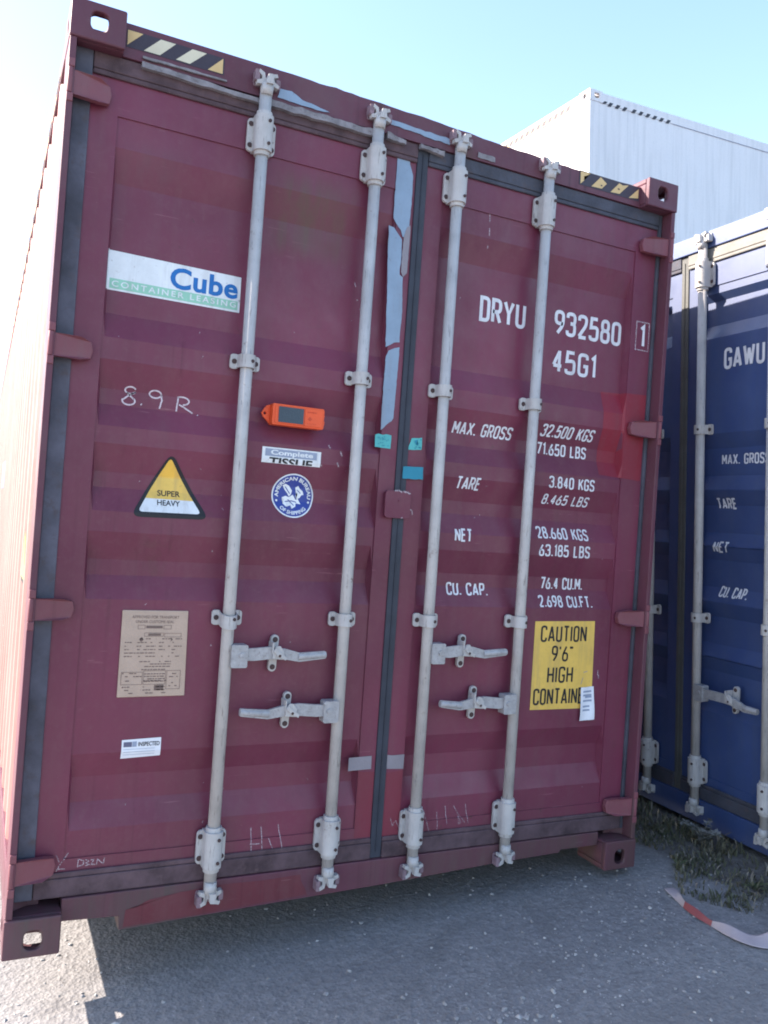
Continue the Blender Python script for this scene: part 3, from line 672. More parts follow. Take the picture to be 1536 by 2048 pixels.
# stickers on the left door
f = Film(); f.poly([(.166, 2.060), (.604, 2.057), (.603, 2.178), (.166, 2.187)], 0); f.poly([(.177, 2.066), (.596, 2.064), (.596, 2.094), (.177, 2.098)], 1, 1)
f.text("Cube", .366, .594, 2.100, 2.171, 2, 1, .028, 0, 1.04); f.text("CONTAINER LEASING", .184, .590, 2.072, 2.091, 0, 2, .012, 0, 1.35)
film(f, 'leasing_sticker', ['sw', 'sgreen', 'sblue'], dl, "white sticker with blue and green lettering")
def rtri(pts, r, n=5):
    out = []; m = len(pts)
    for i in range(m):
        p, a, b = Vector(pts[i]), Vector(pts[i - 1]), Vector(pts[(i + 1) % m]); p0 = p + (a - p).normalized() * r; p1 = p + (b - p).normalized() * r
        for k in range(n + 1):
            t = k / n; q = p0 * (1 - t) ** 2 + p * 2 * t * (1 - t) + p1 * t * t; out.append((q.x, q.y))
    return out
f = Film(); f.poly(rtri([(.288, 1.342), (.545, 1.346), (.408, 1.562)], .035), 0)
inner = rtri([(.312, 1.360), (.517, 1.363), (.406, 1.543)], .016)
zc = 1.405
low = [p for p in inner if p[1] <= zc]; 
def clip_poly(pts, z, above):
    out = []
    for i in range(len(pts)):
        p, q = pts[i], pts[(i + 1) % len(pts)]
        if (p[1] >= z) == above: out.append(p)
        if (p[1] >= z) != (q[1] >= z): k = (z - p[1]) / (q[1] - p[1]); out.append((p[0] + k * (q[0] - p[0]), z))
    return out
f.poly(clip_poly(inner, zc, False), 1, 1); f.poly(clip_poly(clip_poly(inner, zc, True), 1.475, False), 2, 1); f.poly(clip_poly(inner, 1.475, True), 3, 1)
f.text("SUPER", .373, .447, 1.415, 1.434, 0, 2, .014); f.text("HEAVY", .373, .447, 1.384, 1.402, 0, 2, .014)
film(f, 'warning_triangle', ['sblack', 'sw', 'syel2', 'syellow'], dl, "yellow and white triangular heavy warning sticker")
f = Film(); f.rect(.711, .927, 1.557, 1.611, 0); f.rect(.722, .912, 1.580, 1.606, 1, 1); f.text("Complete", .742, .897, 1.581, 1.603, 0, 2, .03); f.text("TISSUE", .738, .897, 1.547, 1.577, 2, 1, .03, clip=1.5585)
film(f, 'sticker', ['sw', 'sgrey', 'sblack'], dl, "white and grey tissue sticker")
f = Film(); cx, cz = .841, 1.450; f.poly(circ(cx, cz, .0775, 40), 0); f.poly(circ(cx, cz, .0725, 40), 1, 1)
f.arc_text("AMERICAN BUREAU", cx, cz, .0535, 188, -8, .0135, 0, 2, .03); f.arc_text("OF SHIPPING", cx, cz, .0535, 222, 318, .0135, 0, 2, .03, True)
for s in (-1, 1): f.poly(circ(cx + s * .059, cz - .020, .004, 8), 0, 2)
E1 = [[(-.040, .034), (-.030, .040), (-.016, .034), (-.004, .018), (-.006, .006), (-.014, -.004), (-.020, .006), (-.032, .020)], [(.008, .030), (.018, .036), (.024, .028), (.036, .018), (.040, .006), (.032, .004), (.026, -.006), (.014, -.012), (.010, .002), (.018, .010), (.010, .018)],
      [(-.014, -.006), (.0, .004), (.012, -.014), (.020, -.010), (.030, -.028), (.012, -.026), (.010, -.038), (-.004, -.046), (-.008, -.034), (-.024, -.040), (-.036, -.030), (-.030, -.014), (-.040, -.008), (-.026, -.002)]]
for e in E1: f.poly([(cx + a, cz + b) for a, b in e], 0, 2)
f.stroke([(cx - .018, cz - .014), (cx + .004, cz - .034)], .003, 1, 3); f.stroke([(cx - .028, cz - .022), (cx - .004, cz - .018), (cx + .014, cz - .022)], .003, 1, 3); f.stroke([(cx - .030, cz + .030), (cx - .012, cz + .006)], .003, 1, 3); f.stroke([(cx + .014, cz + .022), (cx + .028, cz + .010)], .0025, 1, 3)
film(f, 'round_emblem', ['sw', 'snavy'], dl, "round blue and white shipping bureau emblem")
# data plate: raised metal plate
mb = MB(); mb.plate([(.287, .761), (.503, .762), (.497, 1.042), (.286, 1.042)], .0695, .0745)
plate = mb.build('data_plate', 'stan', dl, bevel=.003); plate['label'] = "tan metal approval data plate"
f = Film(); f.text("APPROVED FOR TRANSPORT", .318, .468, 1.016, 1.025, 0, 0, .0); f.text("UNDER CUSTOMS SEAL", .330, .452, 1.001, 1.010, 0, 0, .0)
def frame_rect(x0, x1, z0, z1, w=.0012):
    f.stroke([(x0, z0), (x1, z0), (x1, z1), (x0, z1)], w, 0, 0, True)
frame_rect(.338, .360, .982, .994); frame_rect(.420, .444, .982, .994); f.rect(.364, .416, .984, .9925, 0)
frame_rect(.360, .420, .958, .969); frame_rect(.424, .478, .956, .968); f.rect(.372, .412, .960, .967, 0)
def dashes(x0, x1, z, dens=.7):
    x = x0
    while x < x1:
        l = random.uniform(.004, .014)
        if random.random() < dens: f.rect(x, min(x + l, x1), z - .0016, z + .0014, 0)
        x += l + .0025
for i, z in enumerate((.950, .938, .926, .915, .904, .893)): dashes(.300, .398, z); dashes(.408, .482, z, .55)
f.poly([(.344, .948), (.352, .956), (.358, .946), (.350, .940)], 0); f.poly([(.444, .955), (.452, .948), (.444, .940), (.447, .948)], 0)
for z in (.876, .868, .860, .850): dashes(.350, .450, z, .8)
for z in (.838, .828): dashes(.298, .36, z, .7)
frame_rect(.296, .362, .802, .842); frame_rect(.366, .436, .802, .846); frame_rect(.440, .484, .786, .846)
for z in (.836, .828, .820, .812): dashes(.368, .434, z, .85)
for z in (.836, .826, .816, .806, .796): dashes(.448, .476, z, .5)
for z in (.814, .794, .784, .774): dashes(.300, .36, z, .5); dashes(.366, .44, z, .6)
f.rect(.402, .432, .782, .800, 0)
o = f.build('lettering', ['sdark'], dl, lambda x, z: .0695, (), (), eps=.0009); o['label'] = "dark engraved print of the data plate"
f = Film(); f.poly([(.314, .561), (.439, .566), (.438, .627), (.314, .623)], 0); f.rect(.320, .346, .600, .616, 1, 1); f.rect(.3475, .361, .600, .617, 2, 1); f.text("INSPECTED", .366, .434, .601, .615, 3, 1, .02)
for z in (.592, .583, .574): f.stroke([(.32, z), (.42, z + .001)], .0012, 2, 1)
film(f, 'sticker', ['spaper', 'ink', 'sgrey', 'sblack'], dl, "small white inspected sticker")
# caution sign and paper tag on the right door
f = Film(); f.poly([(1.900, .664), (2.212, .662), (2.203, 1.026), (1.899, 1.022)], 0)
f.stencil("CAUTION", 1.930, 2.163, .938, 1.006, 1, 1, .125); f.stencil("9'6\"", 1.990, 2.098, .858, .924, 1, 1, .125); f.stencil("HIGH", 1.975, 2.105, .770, .838, 1, 1, .125); f.stencil("CONTAINER", 1.912, 2.200, .682, .750, 1, 1, .125)
f.stroke([(2.160, .812), (2.180, .816)], .004, 2, 1); f.stroke([(2.150, .762), (2.158, .790)], .004, 2, 1)
film(f, 'caution_sign', ['syel2', 'sblack', 'stan'], dr, "yellow caution high container sign")
mb = MB()
nz = 18; vs = []
for i in range(nz + 1):
    t = i / nz; z = .750 - .137 * t; y = .0725 - .002 - .010 * math.sin(t * 2.2) * t
    vs.append([mb.bm.verts.new((2.150 - .004 * t + (2.216 - 2.150 + .010 * t) * k / 6, y - .002 * math.sin(k * 1.0 + t * 3), z + .003 * k / 6)) for k in range(7)])
for i in range(nz):
    for k in range(6):
        fc = mb.bm.faces.new((vs[i][k], vs[i + 1][k], vs[i + 1][k + 1], vs[i][k + 1])); fc.material_index = 1 if (i in (2, 4, 5, 7) and 0 < k < 5 and random.random() < .75) or (i in (10, 12) and 0 < k < 4) else 0
t_ = mb.build('paper_tag', ['spaper', 'sgrey'], dr); t_['label'] = "small white paper tag hanging over the caution sign"
md = t_.modifiers.new('thick', 'SOLIDIFY'); md.thickness = .0008
# tapes over the door seam
def flat_piece(name, pts, y0, y1, mat, parent, label=None, mats2=None):
    if 'tape' in name:                     # torn edges
        q = []
        for (a, b), (c, d) in zip(pts, pts[1:] + pts[:1]):
            n = max(1, int(math.hypot(c - a, d - b) / .013)); j = .0011
            for i in range(n): q.append((a + (c - a) * i / n + random.uniform(-j, j), b + (d - b) * i / n + random.uniform(-j, j)))
        pts = q
    mb = MB(); mb.plate(pts, y0, y1); o = mb.build(name, mat, parent)
    if label: o['label'] = label
    return o
BT = [(1.137, 2.762), (1.188, 2.760), (1.187, 2.735), (1.190, 2.70), (1.206, 2.665), (1.207, 2.56), (1.203, 2.43), (1.180, 2.432), (1.172, 2.455), (1.150, 2.474), (1.138, 2.49)]
flat_piece('tape_strip', [(x + .004, z) for x, z in BT], .0670, .0692, 'tape', dl, "pale blue tape strip, torn at its lower end")
flat_piece('tape_strip', [(1.126, 2.462), (1.146, 2.458), (1.160, 2.445), (1.182, 2.42), (1.184, 2.36), (1.182, 2.29), (1.196, 2.283), (1.203, 2.16), (1.2005, 2.045), (1.180, 2.040), (1.152, 2.022), (1.146, 2.018), (1.138, 2.2), (1.130, 2.35)], .0671, .0693, 'tape', dl, "pale blue tape strip between two others")
flat_piece('tape_strip', [(1.150, 1.985), (1.160, 2.008), (1.182, 2.020), (1.2035, 2.026), (1.2005, 1.90), (1.1975, 1.762), (1.190, 1.752), (1.170, 1.735), (1.150, 1.715), (1.148, 1.80)], .0672, .0694, 'tape', dl, "pale blue tape strip with a slanting lower end")
flat_piece('tape_remnant', [(1.188, 2.43), (1.199, 2.47), (1.212, 2.478), (1.214, 2.44), (1.211, 2.30), (1.195, 2.285), (1.186, 2.30)], .0655, .0668, 'silver', dl, "peeled grey tape remnant")
TE = [(1.121, 1.696), (1.134, 1.700), (1.15, 1.697), (1.166, 1.702), (1.178, 1.700), (1.186, 1.699), (1.187, 1.650), (1.150, 1.650), (1.122, 1.652)]
flat_piece('seal_tape', [(x + .008, z) for x, z in TE], .0675, .0693, 'teal', dl, "teal seal tape square beside the seam")
flat_piece('seal_tape', [(1.274, 1.682), (1.280, 1.697), (1.322, 1.704), (1.323, 1.658), (1.290, 1.655), (1.262, 1.654)], .0670, .0688, 'teal', dr, "teal seal tape piece with a torn corner")
flat_piece('seal_tape', [(1.247, 1.589), (1.330, 1.594), (1.332, 1.548), (1.246, 1.544)], .0570, .0588, 'teal2', dr, "dark blue green seal tape across the seam")
f = Film()
for i in range(16): x, z = random.uniform(1.138, 1.185), random.uniform(1.656, 1.692); f.rect(x, x + .004, z, z + .003, 0)
f.build('worn_spots', ['teal2'], dl, lambda x, z: .0666, (), (), eps=.0008)
f = Film()
for i in range(10): x, z = random.uniform(1.292, 1.316), random.uniform(1.660, 1.694); f.rect(x, x + .005, z, z + .004, 0)
f.poly([(1.290, 1.690), (1.304, 1.694), (1.300, 1.680), (1.312, 1.684), (1.304, 1.672), (1.296, 1.676)], 0, .5)
f.build('worn_spots', ['teal2'], dr, lambda x, z: .0662, (), (), eps=.0008)
f = Film(); f.poly([(1.114, .520), (1.205, .522), (1.206, .474), (1.114, .472)], 0); f.build('silver_tape', ['silver'], dl, lambda x, z: FR, (), (), eps=.002)
f = Film(); f.poly([(1.269, .522), (1.290, .519), (1.340, .520), (1.3395, .466), (1.269, .470)], 0); f.build('silver_tape', ['silver'], dr, lambda x, z: FR, (), (), eps=.002)
# plate that overlaps the door joint
mb = MB(); mb.plate(rrect(1.232, 1.447, .104, .100, .014), .050, .062); mb.tube((1.236, .050, 1.462), (1.236, .0475, 1.462), .005, seg=10)
o = mb.build('overlap_plate', 'red', dr, bevel=.004)
f = Film(); f.stroke(wob([(1.215, 1.497), (1.232, 1.499), (1.246, 1.493)]), .005, 0); f.stroke(wob([(1.25, 1.497), (1.268, 1.495), (1.28, 1.489)]), .006, 0); f.stroke(wob([(1.292, 1.435), (1.302, 1.428), (1.304, 1.414)]), .004, 0); f.stroke([(1.250, 1.402), (1.252, 1.398)], .006, 0)
f.build('chalk_marks', ['chalk'], dr, lambda x, z: .0495 if x < 1.286 else FR, (), (), eps=.001)
# torn sealant and tape leftovers on the header
def ragged(x0, x1, za0, za1, zb0, zb1, n, j):
    lo = [(x0 + (x1 - x0) * i / n, za0 + (za1 - za0) * i / n + random.uniform(-j, j)) for i in range(n + 1)]
    hi = [(x0 + (x1 - x0) * i / n, zb0 + (zb1 - zb0) * i / n + random.uniform(-j, j)) for i in range(n + 1)]
    return lo + hi[::-1]
flat_piece('torn_sealant', back(ragged(.215, .595, 2.741, 2.733, 2.759, 2.748, 14, .002), .04), .040, .057, 'torn', red, "weathered sealant strip under the header")
flat_piece('torn_sealant', back(ragged(.215, .48, 2.7635, 2.766, 2.772, 2.772, 10, .0015)), HY - .009, HY - .001, 'torn', red, "thin peeled sealant strip on the header")
flat_piece('torn_sealant', back(ragged(.60, 1.02, 2.734, 2.734, 2.757, 2.755, 18, .003), .04), .038, .057, 'torn', red, "weathered sealant strip under the header")
flat_piece('torn_sealant', back(ragged(1.065, 1.14, 2.740, 2.735, 2.762, 2.752, 6, .003), .04), .038, .057, 'torn', red, "weathered sealant strip under the header")
flat_piece('tape_scrap', back([(.655, 2.768), (.66, 2.798), (.70, 2.802), (.722, 2.792), (.74, 2.782), (.79, 2.778), (.84, 2.768), (.82, 2.764), (.74, 2.765)]), HY - .0035, HY - .0012, 'tape', red, "pale tape scrap stuck to the header")
flat_piece('tape_scrap', back(ragged(1.065, 1.318, 2.792, 2.778, 2.808, 2.800, 12, .002)), HY - .0035, HY - .0012, 'tape', red, "pale tape scrap stuck to the header")
flat_piece('tape_scrap', back(ragged(1.20, 1.30, 2.741, 2.736, 2.754, 2.752, 6, .002), .04), .040, .057, 'torn', red, "pale tape scrap under the header")
flat_piece('tape_scrap', back(ragged(1.44, 1.515, 2.764, 2.763, 2.785, 2.783, 5, .002)), HY - .004, HY - .0012, 'torn', red, "pale tape scrap stuck to the header")
# hazard stripes
f = Film(); f.rect(.164, .470, 2.794, 2.8485, 0)
for p in ([(.166, 2.8465), (.212, 2.8465), (.167, 2.800)],): f.poly(p, 1, 1)
for p in ([(.266, 2.8465), (.313, 2.8465), (.266, 2.797), (.217, 2.797)], [(.365, 2.8465), (.411, 2.8465), (.360, 2.798), (.316, 2.799)]): f.poly(p, 2, 1)
f.poly([(.465, 2.8465), (.466, 2.797), (.417, 2.797)], 1, 1)
f.items = [(back([(x, z - .006) for x, z in p]), m_, l_) for p, m_, l_ in f.items]
film(f, 'hazard_stripes', ['hazb', 'hazy', 'hazw'], red, "pale yellow and dark hazard stripes", flat=HY)
f = Film(); f.rect(1.912, 2.222, 2.783, 2.840, 0)
for p in ([(1.917, 2.835), (1.967, 2.838), (1.951, 2.826), (1.935, 2.819), (1.936, 2.802), (1.919, 2.786)], [(2.019, 2.836), (2.051, 2.816), (2.027, 2.791), (1.974, 2.788)], [(2.115, 2.834), (2.133, 2.829), (2.164, 2.836), (2.119, 2.791), (2.072, 2.788)], [(2.218, 2.834), (2.218, 2.795), (2.168, 2.786)]): f.poly(p, 1, 1)
f.rect(2.020, 2.028, 2.800, 2.805, 0, 2); f.rect(2.108, 2.118, 2.806, 2.812, 0, 2)
f.items = [(back([(x, z - .006) for x, z in p]), m_, l_) for p, m_, l_ in f.items]
film(f, 'hazard_stripes', ['hazb', 'hazy'], red, "worn yellow and dark hazard stripes", flat=HY)
# marks on the left side wall: drawn in (y, z), laid on x = 0
def side_film(f, name, mats, parent, x, label=None):
    o = f.build(name, mats, parent, lambda u, v: 0, (), (), eps=.0012)
    for v in o.data.vertices: v.co = Vector((x + v.co.y, v.co.x, v.co.z))
    o.data.flip_normals()
    if label: o['label'] = label
    return o
f = Film(); f.rect(.40, 6.0, 2.832, 2.874, 0)
for i in range(14): y = .42 + i * .40; f.poly([(y, 2.835), (y + .17, 2.835), (y + .21, 2.871), (y + .04, 2.871)], 1, 1)
side_film(f, 'hazard_stripes', ['hazy', 'hazb'], red, .004, "hazard stripes along the top side rail")
f = Film(); f.poly([(.44, 1.07), (.76, 1.07), (.60, 1.30)], 0); f.poly([(.49, 1.09), (.71, 1.09), (.60, 1.26)], 1, 1)
side_film(f, 'warning_triangle', ['sblack', 'syel2'], red, .010, "triangular warning sticker on the side wall")
f = Film(); f.rect(4.7, 5.6, 1.44, 1.66, 0); side_film(f, 'side_marking', ['snavy'], red, .010, "blue marking on the side wall")

# orange tracker fixed to the left door: its own thing, tilted with the container
TILT = Matrix.Rotation(R(3.8), 3, 'Y')
def on_red(p): return TILT @ Vector(p)
tr = empty('tracking_device', on_red((.82, .06, 1.72)), (0, R(3.8), 0))
tag(tr, "orange plastic tracking device with dark screen fixed to the left red door", "tracker")
mb = MB()
ol = [(-.094, -.036), (.088, -.036), (.092, -.030), (.092, .030), (.088, .036), (-.094, .036), (-.096, .030), (-.096, -.030)]
mb.plate(ol, -.028, .014); mb.plate([(-.088, -.030), (.086, -.030), (.086, .030), (-.088, .030)], -.031, -.028)
mb.build('case', 'orange', tr, bevel=.003)
mb = MB(); mb.plate([(-.096, -.034), (-.096, .032), (-.108, .030), (-.120, .014), (-.126, .002), (-.120, -.010), (-.108, -.020)], .002, .012, holes=([(x, z) for x, z in circ(-.114, .002, .005, 10)],)); mb.build('mounting_tab', 'orange', tr, bevel=.0015)
mb = MB(); mb.plate([(.092, -.026), (.102, -.020), (.104, -.006), (.097, .004), (.104, .014), (.092, .026)], -.004, .012); mb.build('mounting_tab', 'orange', tr, bevel=.0015)
mb = MB(); mb.plate([(-.076, -.026), (.014, -.026), (.014, .027), (-.076, .027)], -.0335, -.0312); mb.build('screen', 'screen', tr)
mb = MB(); mb.plate([(.018, -.029), (.019, -.029), (.019, .029), (.018, .029)], -.0325, -.0311)
for i in range(7): x = .028 + i * .005; mb.plate([(x, .016), (x + .0035, .016), (x + .0035, .021), (x, .021)], -.0318, -.0311)
mb.plate([(.030, -.006), (.038, .004), (.046, -.006), (.038, -.012)], -.0318, -.0311)
for i in range(5): x = .030 + i * .007; mb.plate([(x, -.022), (x + .005, -.022), (x + .005, -.0205), (x, -.0205)], -.0318, -.0311)
mb.build('printed_marks', 'orange2', tr)
for o in tr.children: o.location = (0, 0, 0)
tr.location = on_red((.822, .062, 1.722))

# ------------------------------------------------------------------ blue container
BP = dict(body='blue', frame='blue', gasket='sunlit_rubber', low_gasket='gasket', seam='cream_rubber', hinge='blue', keeper='bar', breaks=blue_breaks(),
          header_top=[(.162, 2.862), (2.276, 2.862)], sill=[(.163, .074), (.340, .074), (.342, .030), (2.08, .030), (2.085, .074), (2.275, .074), (2.275, .1445), (.163, .1445)],
          bars=(.644, 1.061, 1.390, 1.800), bracket_z=(2.655, .285), clamp_z=(1.920, 1.022),
          handles=[(0, 1, .671, .99, .80, -.02), (2, 1, .672, 1.766, 1.613, -.010)])
blue, bl, br, bdep, bzb = make_container('blue_container', BP)
blue.location = (3.045, 1.652, -.195); blue.rotation_euler = (0, 0, R(-91.5))
tag(blue, "navy blue shipping container with grey lock bars standing behind the red one", "shipping container")
f = Film()
for body, x0, x1, z0, z1, sh in (("GAWU", 1.490, 1.723, 2.195, 2.295, 0), ("MAX. GROSS", 1.461, 1.735, 1.752, 1.802, 0), ("TARE", 1.441, 1.556, 1.543, 1.595, 0), ("NET", 1.439, 1.531, 1.337, 1.390, .15), ("CU. CAP.", 1.470, 1.635, 1.128, 1.180, .15)):
    f.stencil(body, x0, x1, z0, z1, 0, 0, .15, sh)
f.build('lettering', ['letter'], br, bdep, bzb, XC)

# ------------------------------------------------------------------ white containers
def make_white(marks):
    root = empty('white_container')
    for top in (0, 1):
        for px, sx in ((0, 1), (W, -1)):
            for py, sy in ((0, 1), (L, -1)): casting(px, py, top, 'white', root, sx, sy)
    for px, s in ((0, 1), (W, -1)):
        for py, t in ((0, 1), (L, -1)):
            a, b = sorted((px + s * .004, px + s * .12)); c_, d_ = sorted((py + t * .004, py + t * .14))
            mb = MB(); mb.box(a, b, c_, d_, .118, H - .118); mb.build('corner_post', 'white', root, bevel=.006)
        a, b = sorted((px + s * .006, px + s * .07)); mb = MB(); mb.box(a, b, .178, L - .178, H - .112, H - .012); mb.build('top_side_rail', 'white', root, bevel=.004)
        mb = MB(); mb.box(a, b, .178, L - .178, .03, .16); mb.build('bottom_side_rail', 'white', root, bevel=.004)
        mb = MB(); prev = None
        y = .14
        while y < L - .13:
            for yy, d in ((y, .016), (y + .19, .016), (y + .20, .0165), (y + .21, .0165)):
                x = px + s * d; cur = (mb.bm.verts.new((x, yy, .16)), mb.bm.verts.new((x, yy, H - .112)))
                if prev: mb.bm.faces.new((prev[0], cur[0], cur[1], prev[1]))
                prev = cur
            y += .22
        o = mb.build('side_wall', 'white', root, recalc=False); md = o.modifiers.new('thick', 'SOLIDIFY'); md.thickness = .004; md.offset = 1 if s < 0 else -1
    for py, t in ((0, 1), (L, -1)):
        a, b = sorted((py + t * .006, py + t * .07)); mb = MB(); mb.box(.162, W - .162, a, b, H - .11, H - .01); mb.build('end_rail', 'white', root, bevel=.004)
        a, b = sorted((py + t * .02, py + t * .06)); mb = MB(); mb.box(.12, W - .12, a, b, .1, H - .11); mb.build('end_wall', 'white', root)
    mb = MB(); mb.box(.05, W - .05, .06, L - .06, H - .04, H - .03); mb.build('roof', 'white', root)
    mb = MB(); mb.box(.05, W - .05, .06, L - .06, .06, .1); mb.build('floor', 'underside', root)
    # hazard strips on the long side facing us (x = W) and on the near end (y = 0)
    f = Film()
    def slants(n, y0, p, z0, z1, mi):
        for i in range(n): y = y0 + i * p; f.poly([(y, z0), (y + p * .42, z0), (y + p * .78, z1), (y + p * .30, z1)], mi)
    for args in (((1, .175, .09, 2.778, 2.806, 0), (3, .245, .10, 2.766, 2.808, 0)), ((6, .575, .10, 2.772, 2.812, 0),)):
        f = Film()
        for a_ in args: slants(*a_)
        o = f.build('hazard_stripes', ['wedge'], root, lambda u, v: 0, (), (), eps=.0012)
        for v in o.data.vertices: v.co = Vector((W - .006 - v.co.y, v.co.x, v.co.z))
    f = Film(); f.rect(1.20, W - .235, 2.792, 2.846, 0); f.rect(.235, 1.20, 2.792, 2.846, 0)
    for i in range(19): x = .25 + i * .10; f.poly([(x, 2.793), (x + .062, 2.793), (x + .095, 2.845), (x + .033, 2.845)], 1, 1)
    f.build('hazard_stripes', ['hazy', 'hazb'], root, lambda u, v: .006, (), (), eps=.0012)
    f = Film(); f.rect(1.18, 11.0, 2.7815, 2.7865, 0)
    o = f.build('rail_seam', ['sgrey'], root, lambda u, v: 0, (), (), eps=.0012)
    for v in o.data.vertices: v.co = Vector((W - .006 - v.co.y, v.co.x, v.co.z))
    return root
white = make_white(True)
# long axis along +x: container y -> world x, container x=W side -> world -y
ang = 2.33
white.rotation_euler = (0, 0, R(ang - 90))
ca, sa = math.cos(R(ang - 90)), math.sin(R(ang - 90))
def put_white(o, z): o.location = (5.551 - W * ca, 4.1996 - W * sa, z)
put_white(white, 5.597 - H)
tag(white, "white high cube container with lit left end, raised on top of another", "shipping container")
low = white.copy(); COL.objects.link(low); put_white(low, 5.597 - 2 * H)
for ch in list(white.children):
    c = ch.copy(); COL.objects.link(c); c.parent = low
low['label'] = "white container at the bottom of the stack, carrying the upper white one"

# ------------------------------------------------------------------ ground and what lies on it
GZ = -.195
mb = MB(); mb.poly([(-600, -600, GZ), (600, -600, GZ), (600, 900, GZ), (-600, 900, GZ)])
g = mb.build('ground', 'ground'); tag(g, kind='structure')
# timber bearers under the red container
for i, y in enumerate((3.4, 9.6)):
    t = empty('timber_bearer', (0, y, GZ)); mb = MB()
    mb.prism([[(.06, 0), (2.36, 0), (2.36, .025 + .016), (.06, .178 + .008)]], lambda u, v, e: (u, e, v), -.1, .1)
    COL.objects.unlink(t); bpy.data.objects.remove(t)
    o = mb.build('timber_bearer', 'timber', None, bevel=.004); o.location = (0, y, GZ)
    tag(o, ("old wedge shaped timber under the red container near its doors", "old wedge shaped timber under the far half of the red container")[i], "timber")
# loose pale stones
def stone(bm, x, y, s, flat=.6):
    m = Matrix.Translation((x, y, GZ + s * .18)) @ Matrix.Rotation(random.uniform(0, 6.3), 4, 'Z') @ Matrix.Diagonal((s, s * random.uniform(.55, .95), s * flat * random.uniform(.6, 1), 1))
    r = bmesh.ops.create_icosphere(bm, subdivisions=1, radius=1, matrix=m)
    for v in r['verts']: v.co += Vector((random.uniform(-1, 1), random.uniform(-1, 1), random.uniform(-1, 1))) * s * .22
mb = MB()
def vis(n, fx, fy, smin, smax):
    for i in range(n): stone(mb.bm, fx(), fy(), smin + (smax - smin) * random.random() ** 3)
vis(800, lambda: random.uniform(-.6, 3.0), lambda: random.uniform(-1.15, .4), .0016, .0095)
vis(260, lambda: random.gauss(1.98, .22), lambda: random.gauss(-.52, .16), .002, .008)
vis(190, lambda: random.gauss(1.32, .16), lambda: random.gauss(-.62, .07), .0025, .012)
vis(160, lambda: random.gauss(2.35, .2), lambda: random.gauss(-.25, .2), .002, .008)
vis(420, lambda: random.uniform(-.35, .32), lambda: random.uniform(-.6, 1.2), .002, .009)
o = mb.build('gravel', 'stone'); tag(o, "loose pale gravel chips scattered over the grey ground", kind='stuff')
# one larger chip near the shadow's edge
mb = MB(); r = bmesh.ops.create_icosphere(mb.bm, subdivisions=2, radius=1, matrix=Matrix.Translation((.305, -.14, GZ + .006)) @ Matrix.Diagonal((.018, .012, .009, 1)))
for v in r['verts']: v.co += Vector((random.uniform(-1, 1), random.uniform(-1, 1), random.uniform(-1, 1))) * .003
o = mb.build('stone', 'stone'); tag(o, "single pale stone chip lying just inside the shadow at bottom left", "stone")
# grass strip by the blue container
mb = MB()
def edge_x(y):                    # left border of the grass
    return 2.62 + .10 * math.sin(y * 5) + .05 * math.sin(y * 13 + 1) + (.25 if y < -.45 else 0) + max(0, y - .4) * .15
for i in range(11000):
    y = random.uniform(-1.6, 3.0); x = edge_x(y) + abs(random.gauss(0, .26)) * 1.1
    if x > 3.03: x = random.uniform(edge_x(y), 3.02)
    cl = math.sin(x * 17 + y * 9) + math.sin(y * 23 - x * 6)
    if cl < -.6 and random.random() < .75: continue
    h = random.uniform(.008, .030) * (1 + .8 * (x > 2.90)) * (1.3 if cl > 1 else 1); a = random.uniform(0, 6.283); b = h * random.uniform(.3, 1.3); w_ = random.uniform(.0018, .0042)
    dx, dy = math.cos(a) * b, math.sin(a) * b; px, py = -math.sin(a) * w_, math.cos(a) * w_
    p0, p1 = (x - px, y - py, GZ - .002), (x + px, y + py, GZ - .002); m0, m1 = (x - px + dx * .45, y - py + dy * .45, GZ + h * .7), (x + px + dx * .45, y + py + dy * .45, GZ + h * .7)
    mi = 1 if random.random() < .2 else 0
    mb.poly([p0, p1, m1, m0], mi); mb.poly([m0, m1, (x + dx, y + dy, GZ + h)], mi)
o = mb.build('grass', ['grass', 'straw'], recalc=False); tag(o, "sparse short grass along the foot of the blue container", kind='stuff')
# weeds
def weed(x, y, n, hgt, label):
    root = empty('weed', (x, y, GZ)); tag(root, label, "weed", "weeds beside the blue container")
    ms, ml = MB(), MB()
    for k in range(n):
        a = random.uniform(0, 6.28); lean = random.uniform(.3, 1.0); h = hgt * random.uniform(.6, 1.1); p = Vector((0, 0, 0)); pr_ = p
        for i in range(1, 6):
            t = i / 5; q = Vector((math.cos(a) * lean * h * t * t, math.sin(a) * lean * h * t * t, h * t * (1 - .3 * t * lean)))
            ms.tube(pr_, q, .0022, .0016, seg=6)
            for s in range(5):
                aa = random.uniform(0, 6.28); ln = random.uniform(.012, .034); dv = Vector((math.cos(aa), math.sin(aa), random.uniform(-.3, .7))).normalized() * ln; sd = dv.cross(Vector((0, 0, 1))).normalized() * ln * .28
                ml.poly([q, q + dv * .5 + sd, q + dv, q + dv * .5 - sd])
            pr_ = q
    ms.build('stem', 'weed', root); ml.build('leaves', 'weed', root, recalc=False)
weed(2.93, .10, 7, .16, "taller grey green weed with drooping stems against the blue doors")
weed(2.86, .62, 4, .06, "low weed in the gap beside the red corner post")
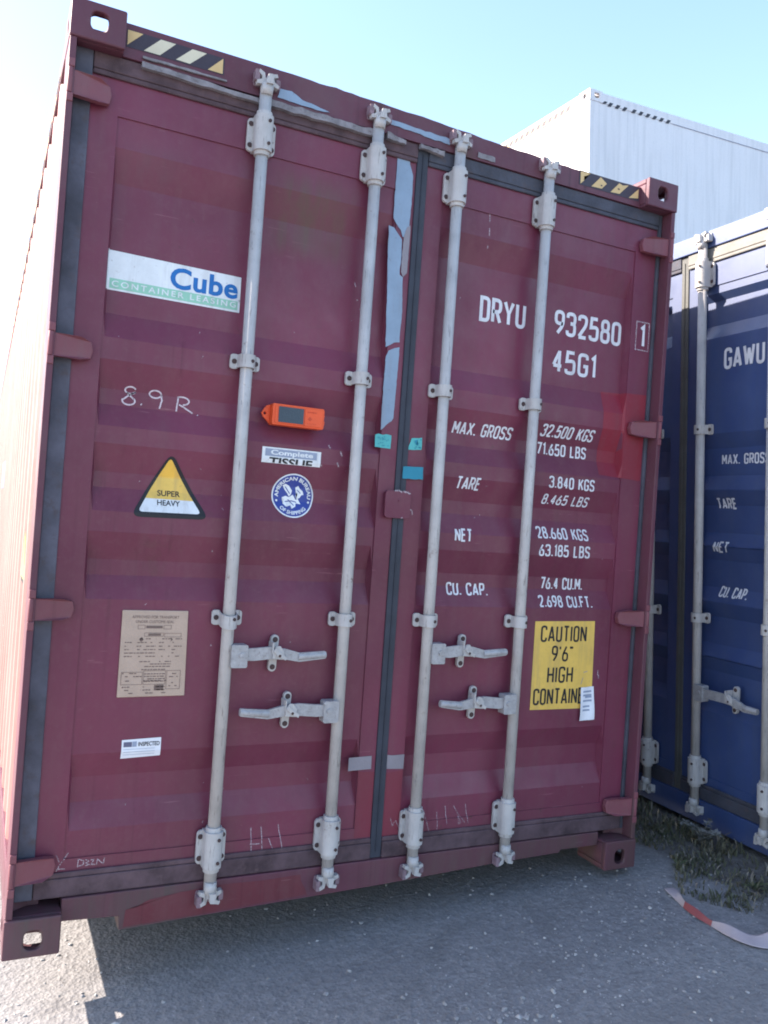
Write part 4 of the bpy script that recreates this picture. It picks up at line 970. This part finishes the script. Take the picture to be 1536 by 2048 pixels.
def rosette(x, y, rad, n, label):
    root = empty('weed', (x, y, GZ)); tag(root, label, "weed", "weeds beside the blue container"); mb = MB()
    for k in range(n):
        a = 6.283 * k / n + random.uniform(-.3, .3); ln = rad * random.uniform(.6, 1.1); d = Vector((math.cos(a), math.sin(a), 0)); sd = Vector((-d.y, d.x, 0)); el_ = random.uniform(.15, .9)
        row = []
        for i, (t, w_) in enumerate(((0, .03), (.3, .10), (.6, .15), (.85, .10), (1, .01))):
            c_ = d * ln * t + Vector((0, 0, .004 + ln * el_ * t * (1 - .55 * t))); row.append((c_ + sd * ln * w_, c_ - Vector((0, 0, ln * .02)), c_ - sd * ln * w_))
        for r0, r1 in zip(row, row[1:]): mb.poly([r0[0], r0[1], r1[1], r1[0]]); mb.poly([r0[1], r0[2], r1[2], r1[1]])
    mb.build('leaves', 'rosette', root, recalc=False)
rosette(2.66, -.02, .05, 9, "broad leaved weed between the red corner casting and the blue doors"); rosette(2.80, -.30, .06, 10, "broad leaved weed in the grass behind the barrier tape")
# barrier tape ribbon
PT = [((2.462, -.165), 0, .048), ((2.448, -.205), .3, .046), ((2.424, -.258), 1.0, .034), ((2.404, -.305), 1.45, .016), ((2.394, -.355), .8, .032), ((2.387, -.415), .9, .030), ((2.390, -.455), 1.5, .014), ((2.394, -.500), .9, .034), ((2.402, -.555), .45, .048), ((2.422, -.612), .25, .060), ((2.475, -.645), .5, .060), ((2.52, -.640), 1.3, .050), ((2.58, -.60), .9, .056), ((2.70, -.64), .3, .060), ((2.82, -.74), .2, .060)]
mb = MB(); rows = []
for i, ((x, y), tw, w_) in enumerate(PT):
    a = Vector(PT[max(0, i - 1)][0]); b = Vector(PT[min(len(PT) - 1, i + 1)][0]); d = (b - a).normalized(); nrm = Vector((-d.y, d.x))
    up_ = math.sin(tw) * w_; ho = math.cos(tw) * w_; c0 = Vector((x, y))
    rows.append([mb.bm.verts.new((*(c0 + nrm * ho * (k - .5)), GZ + .005 + up_ * k + .004 * math.sin(i * 1.7 + k * 2) + random.uniform(0, .004))) for k in (0, .5, 1)])
for i in range(len(rows) - 1):
    for k in range(2):
        fc = mb.bm.faces.new((rows[i][k], rows[i][k + 1], rows[i + 1][k + 1], rows[i + 1][k])); fc.material_index = 1 if i in (3, 4, 5, 11, 12) else 0; fc.smooth = True
o = mb.build('barrier_tape', ['twhite', 'tred'], recalc=False); md = o.modifiers.new('sub', 'SUBSURF'); md.levels = 2; md.render_levels = 2
md = o.modifiers.new('thick', 'SOLIDIFY'); md.thickness = .0008
tag(o, "twisted strip of red and white barrier tape lying on the ground", "barrier tape")
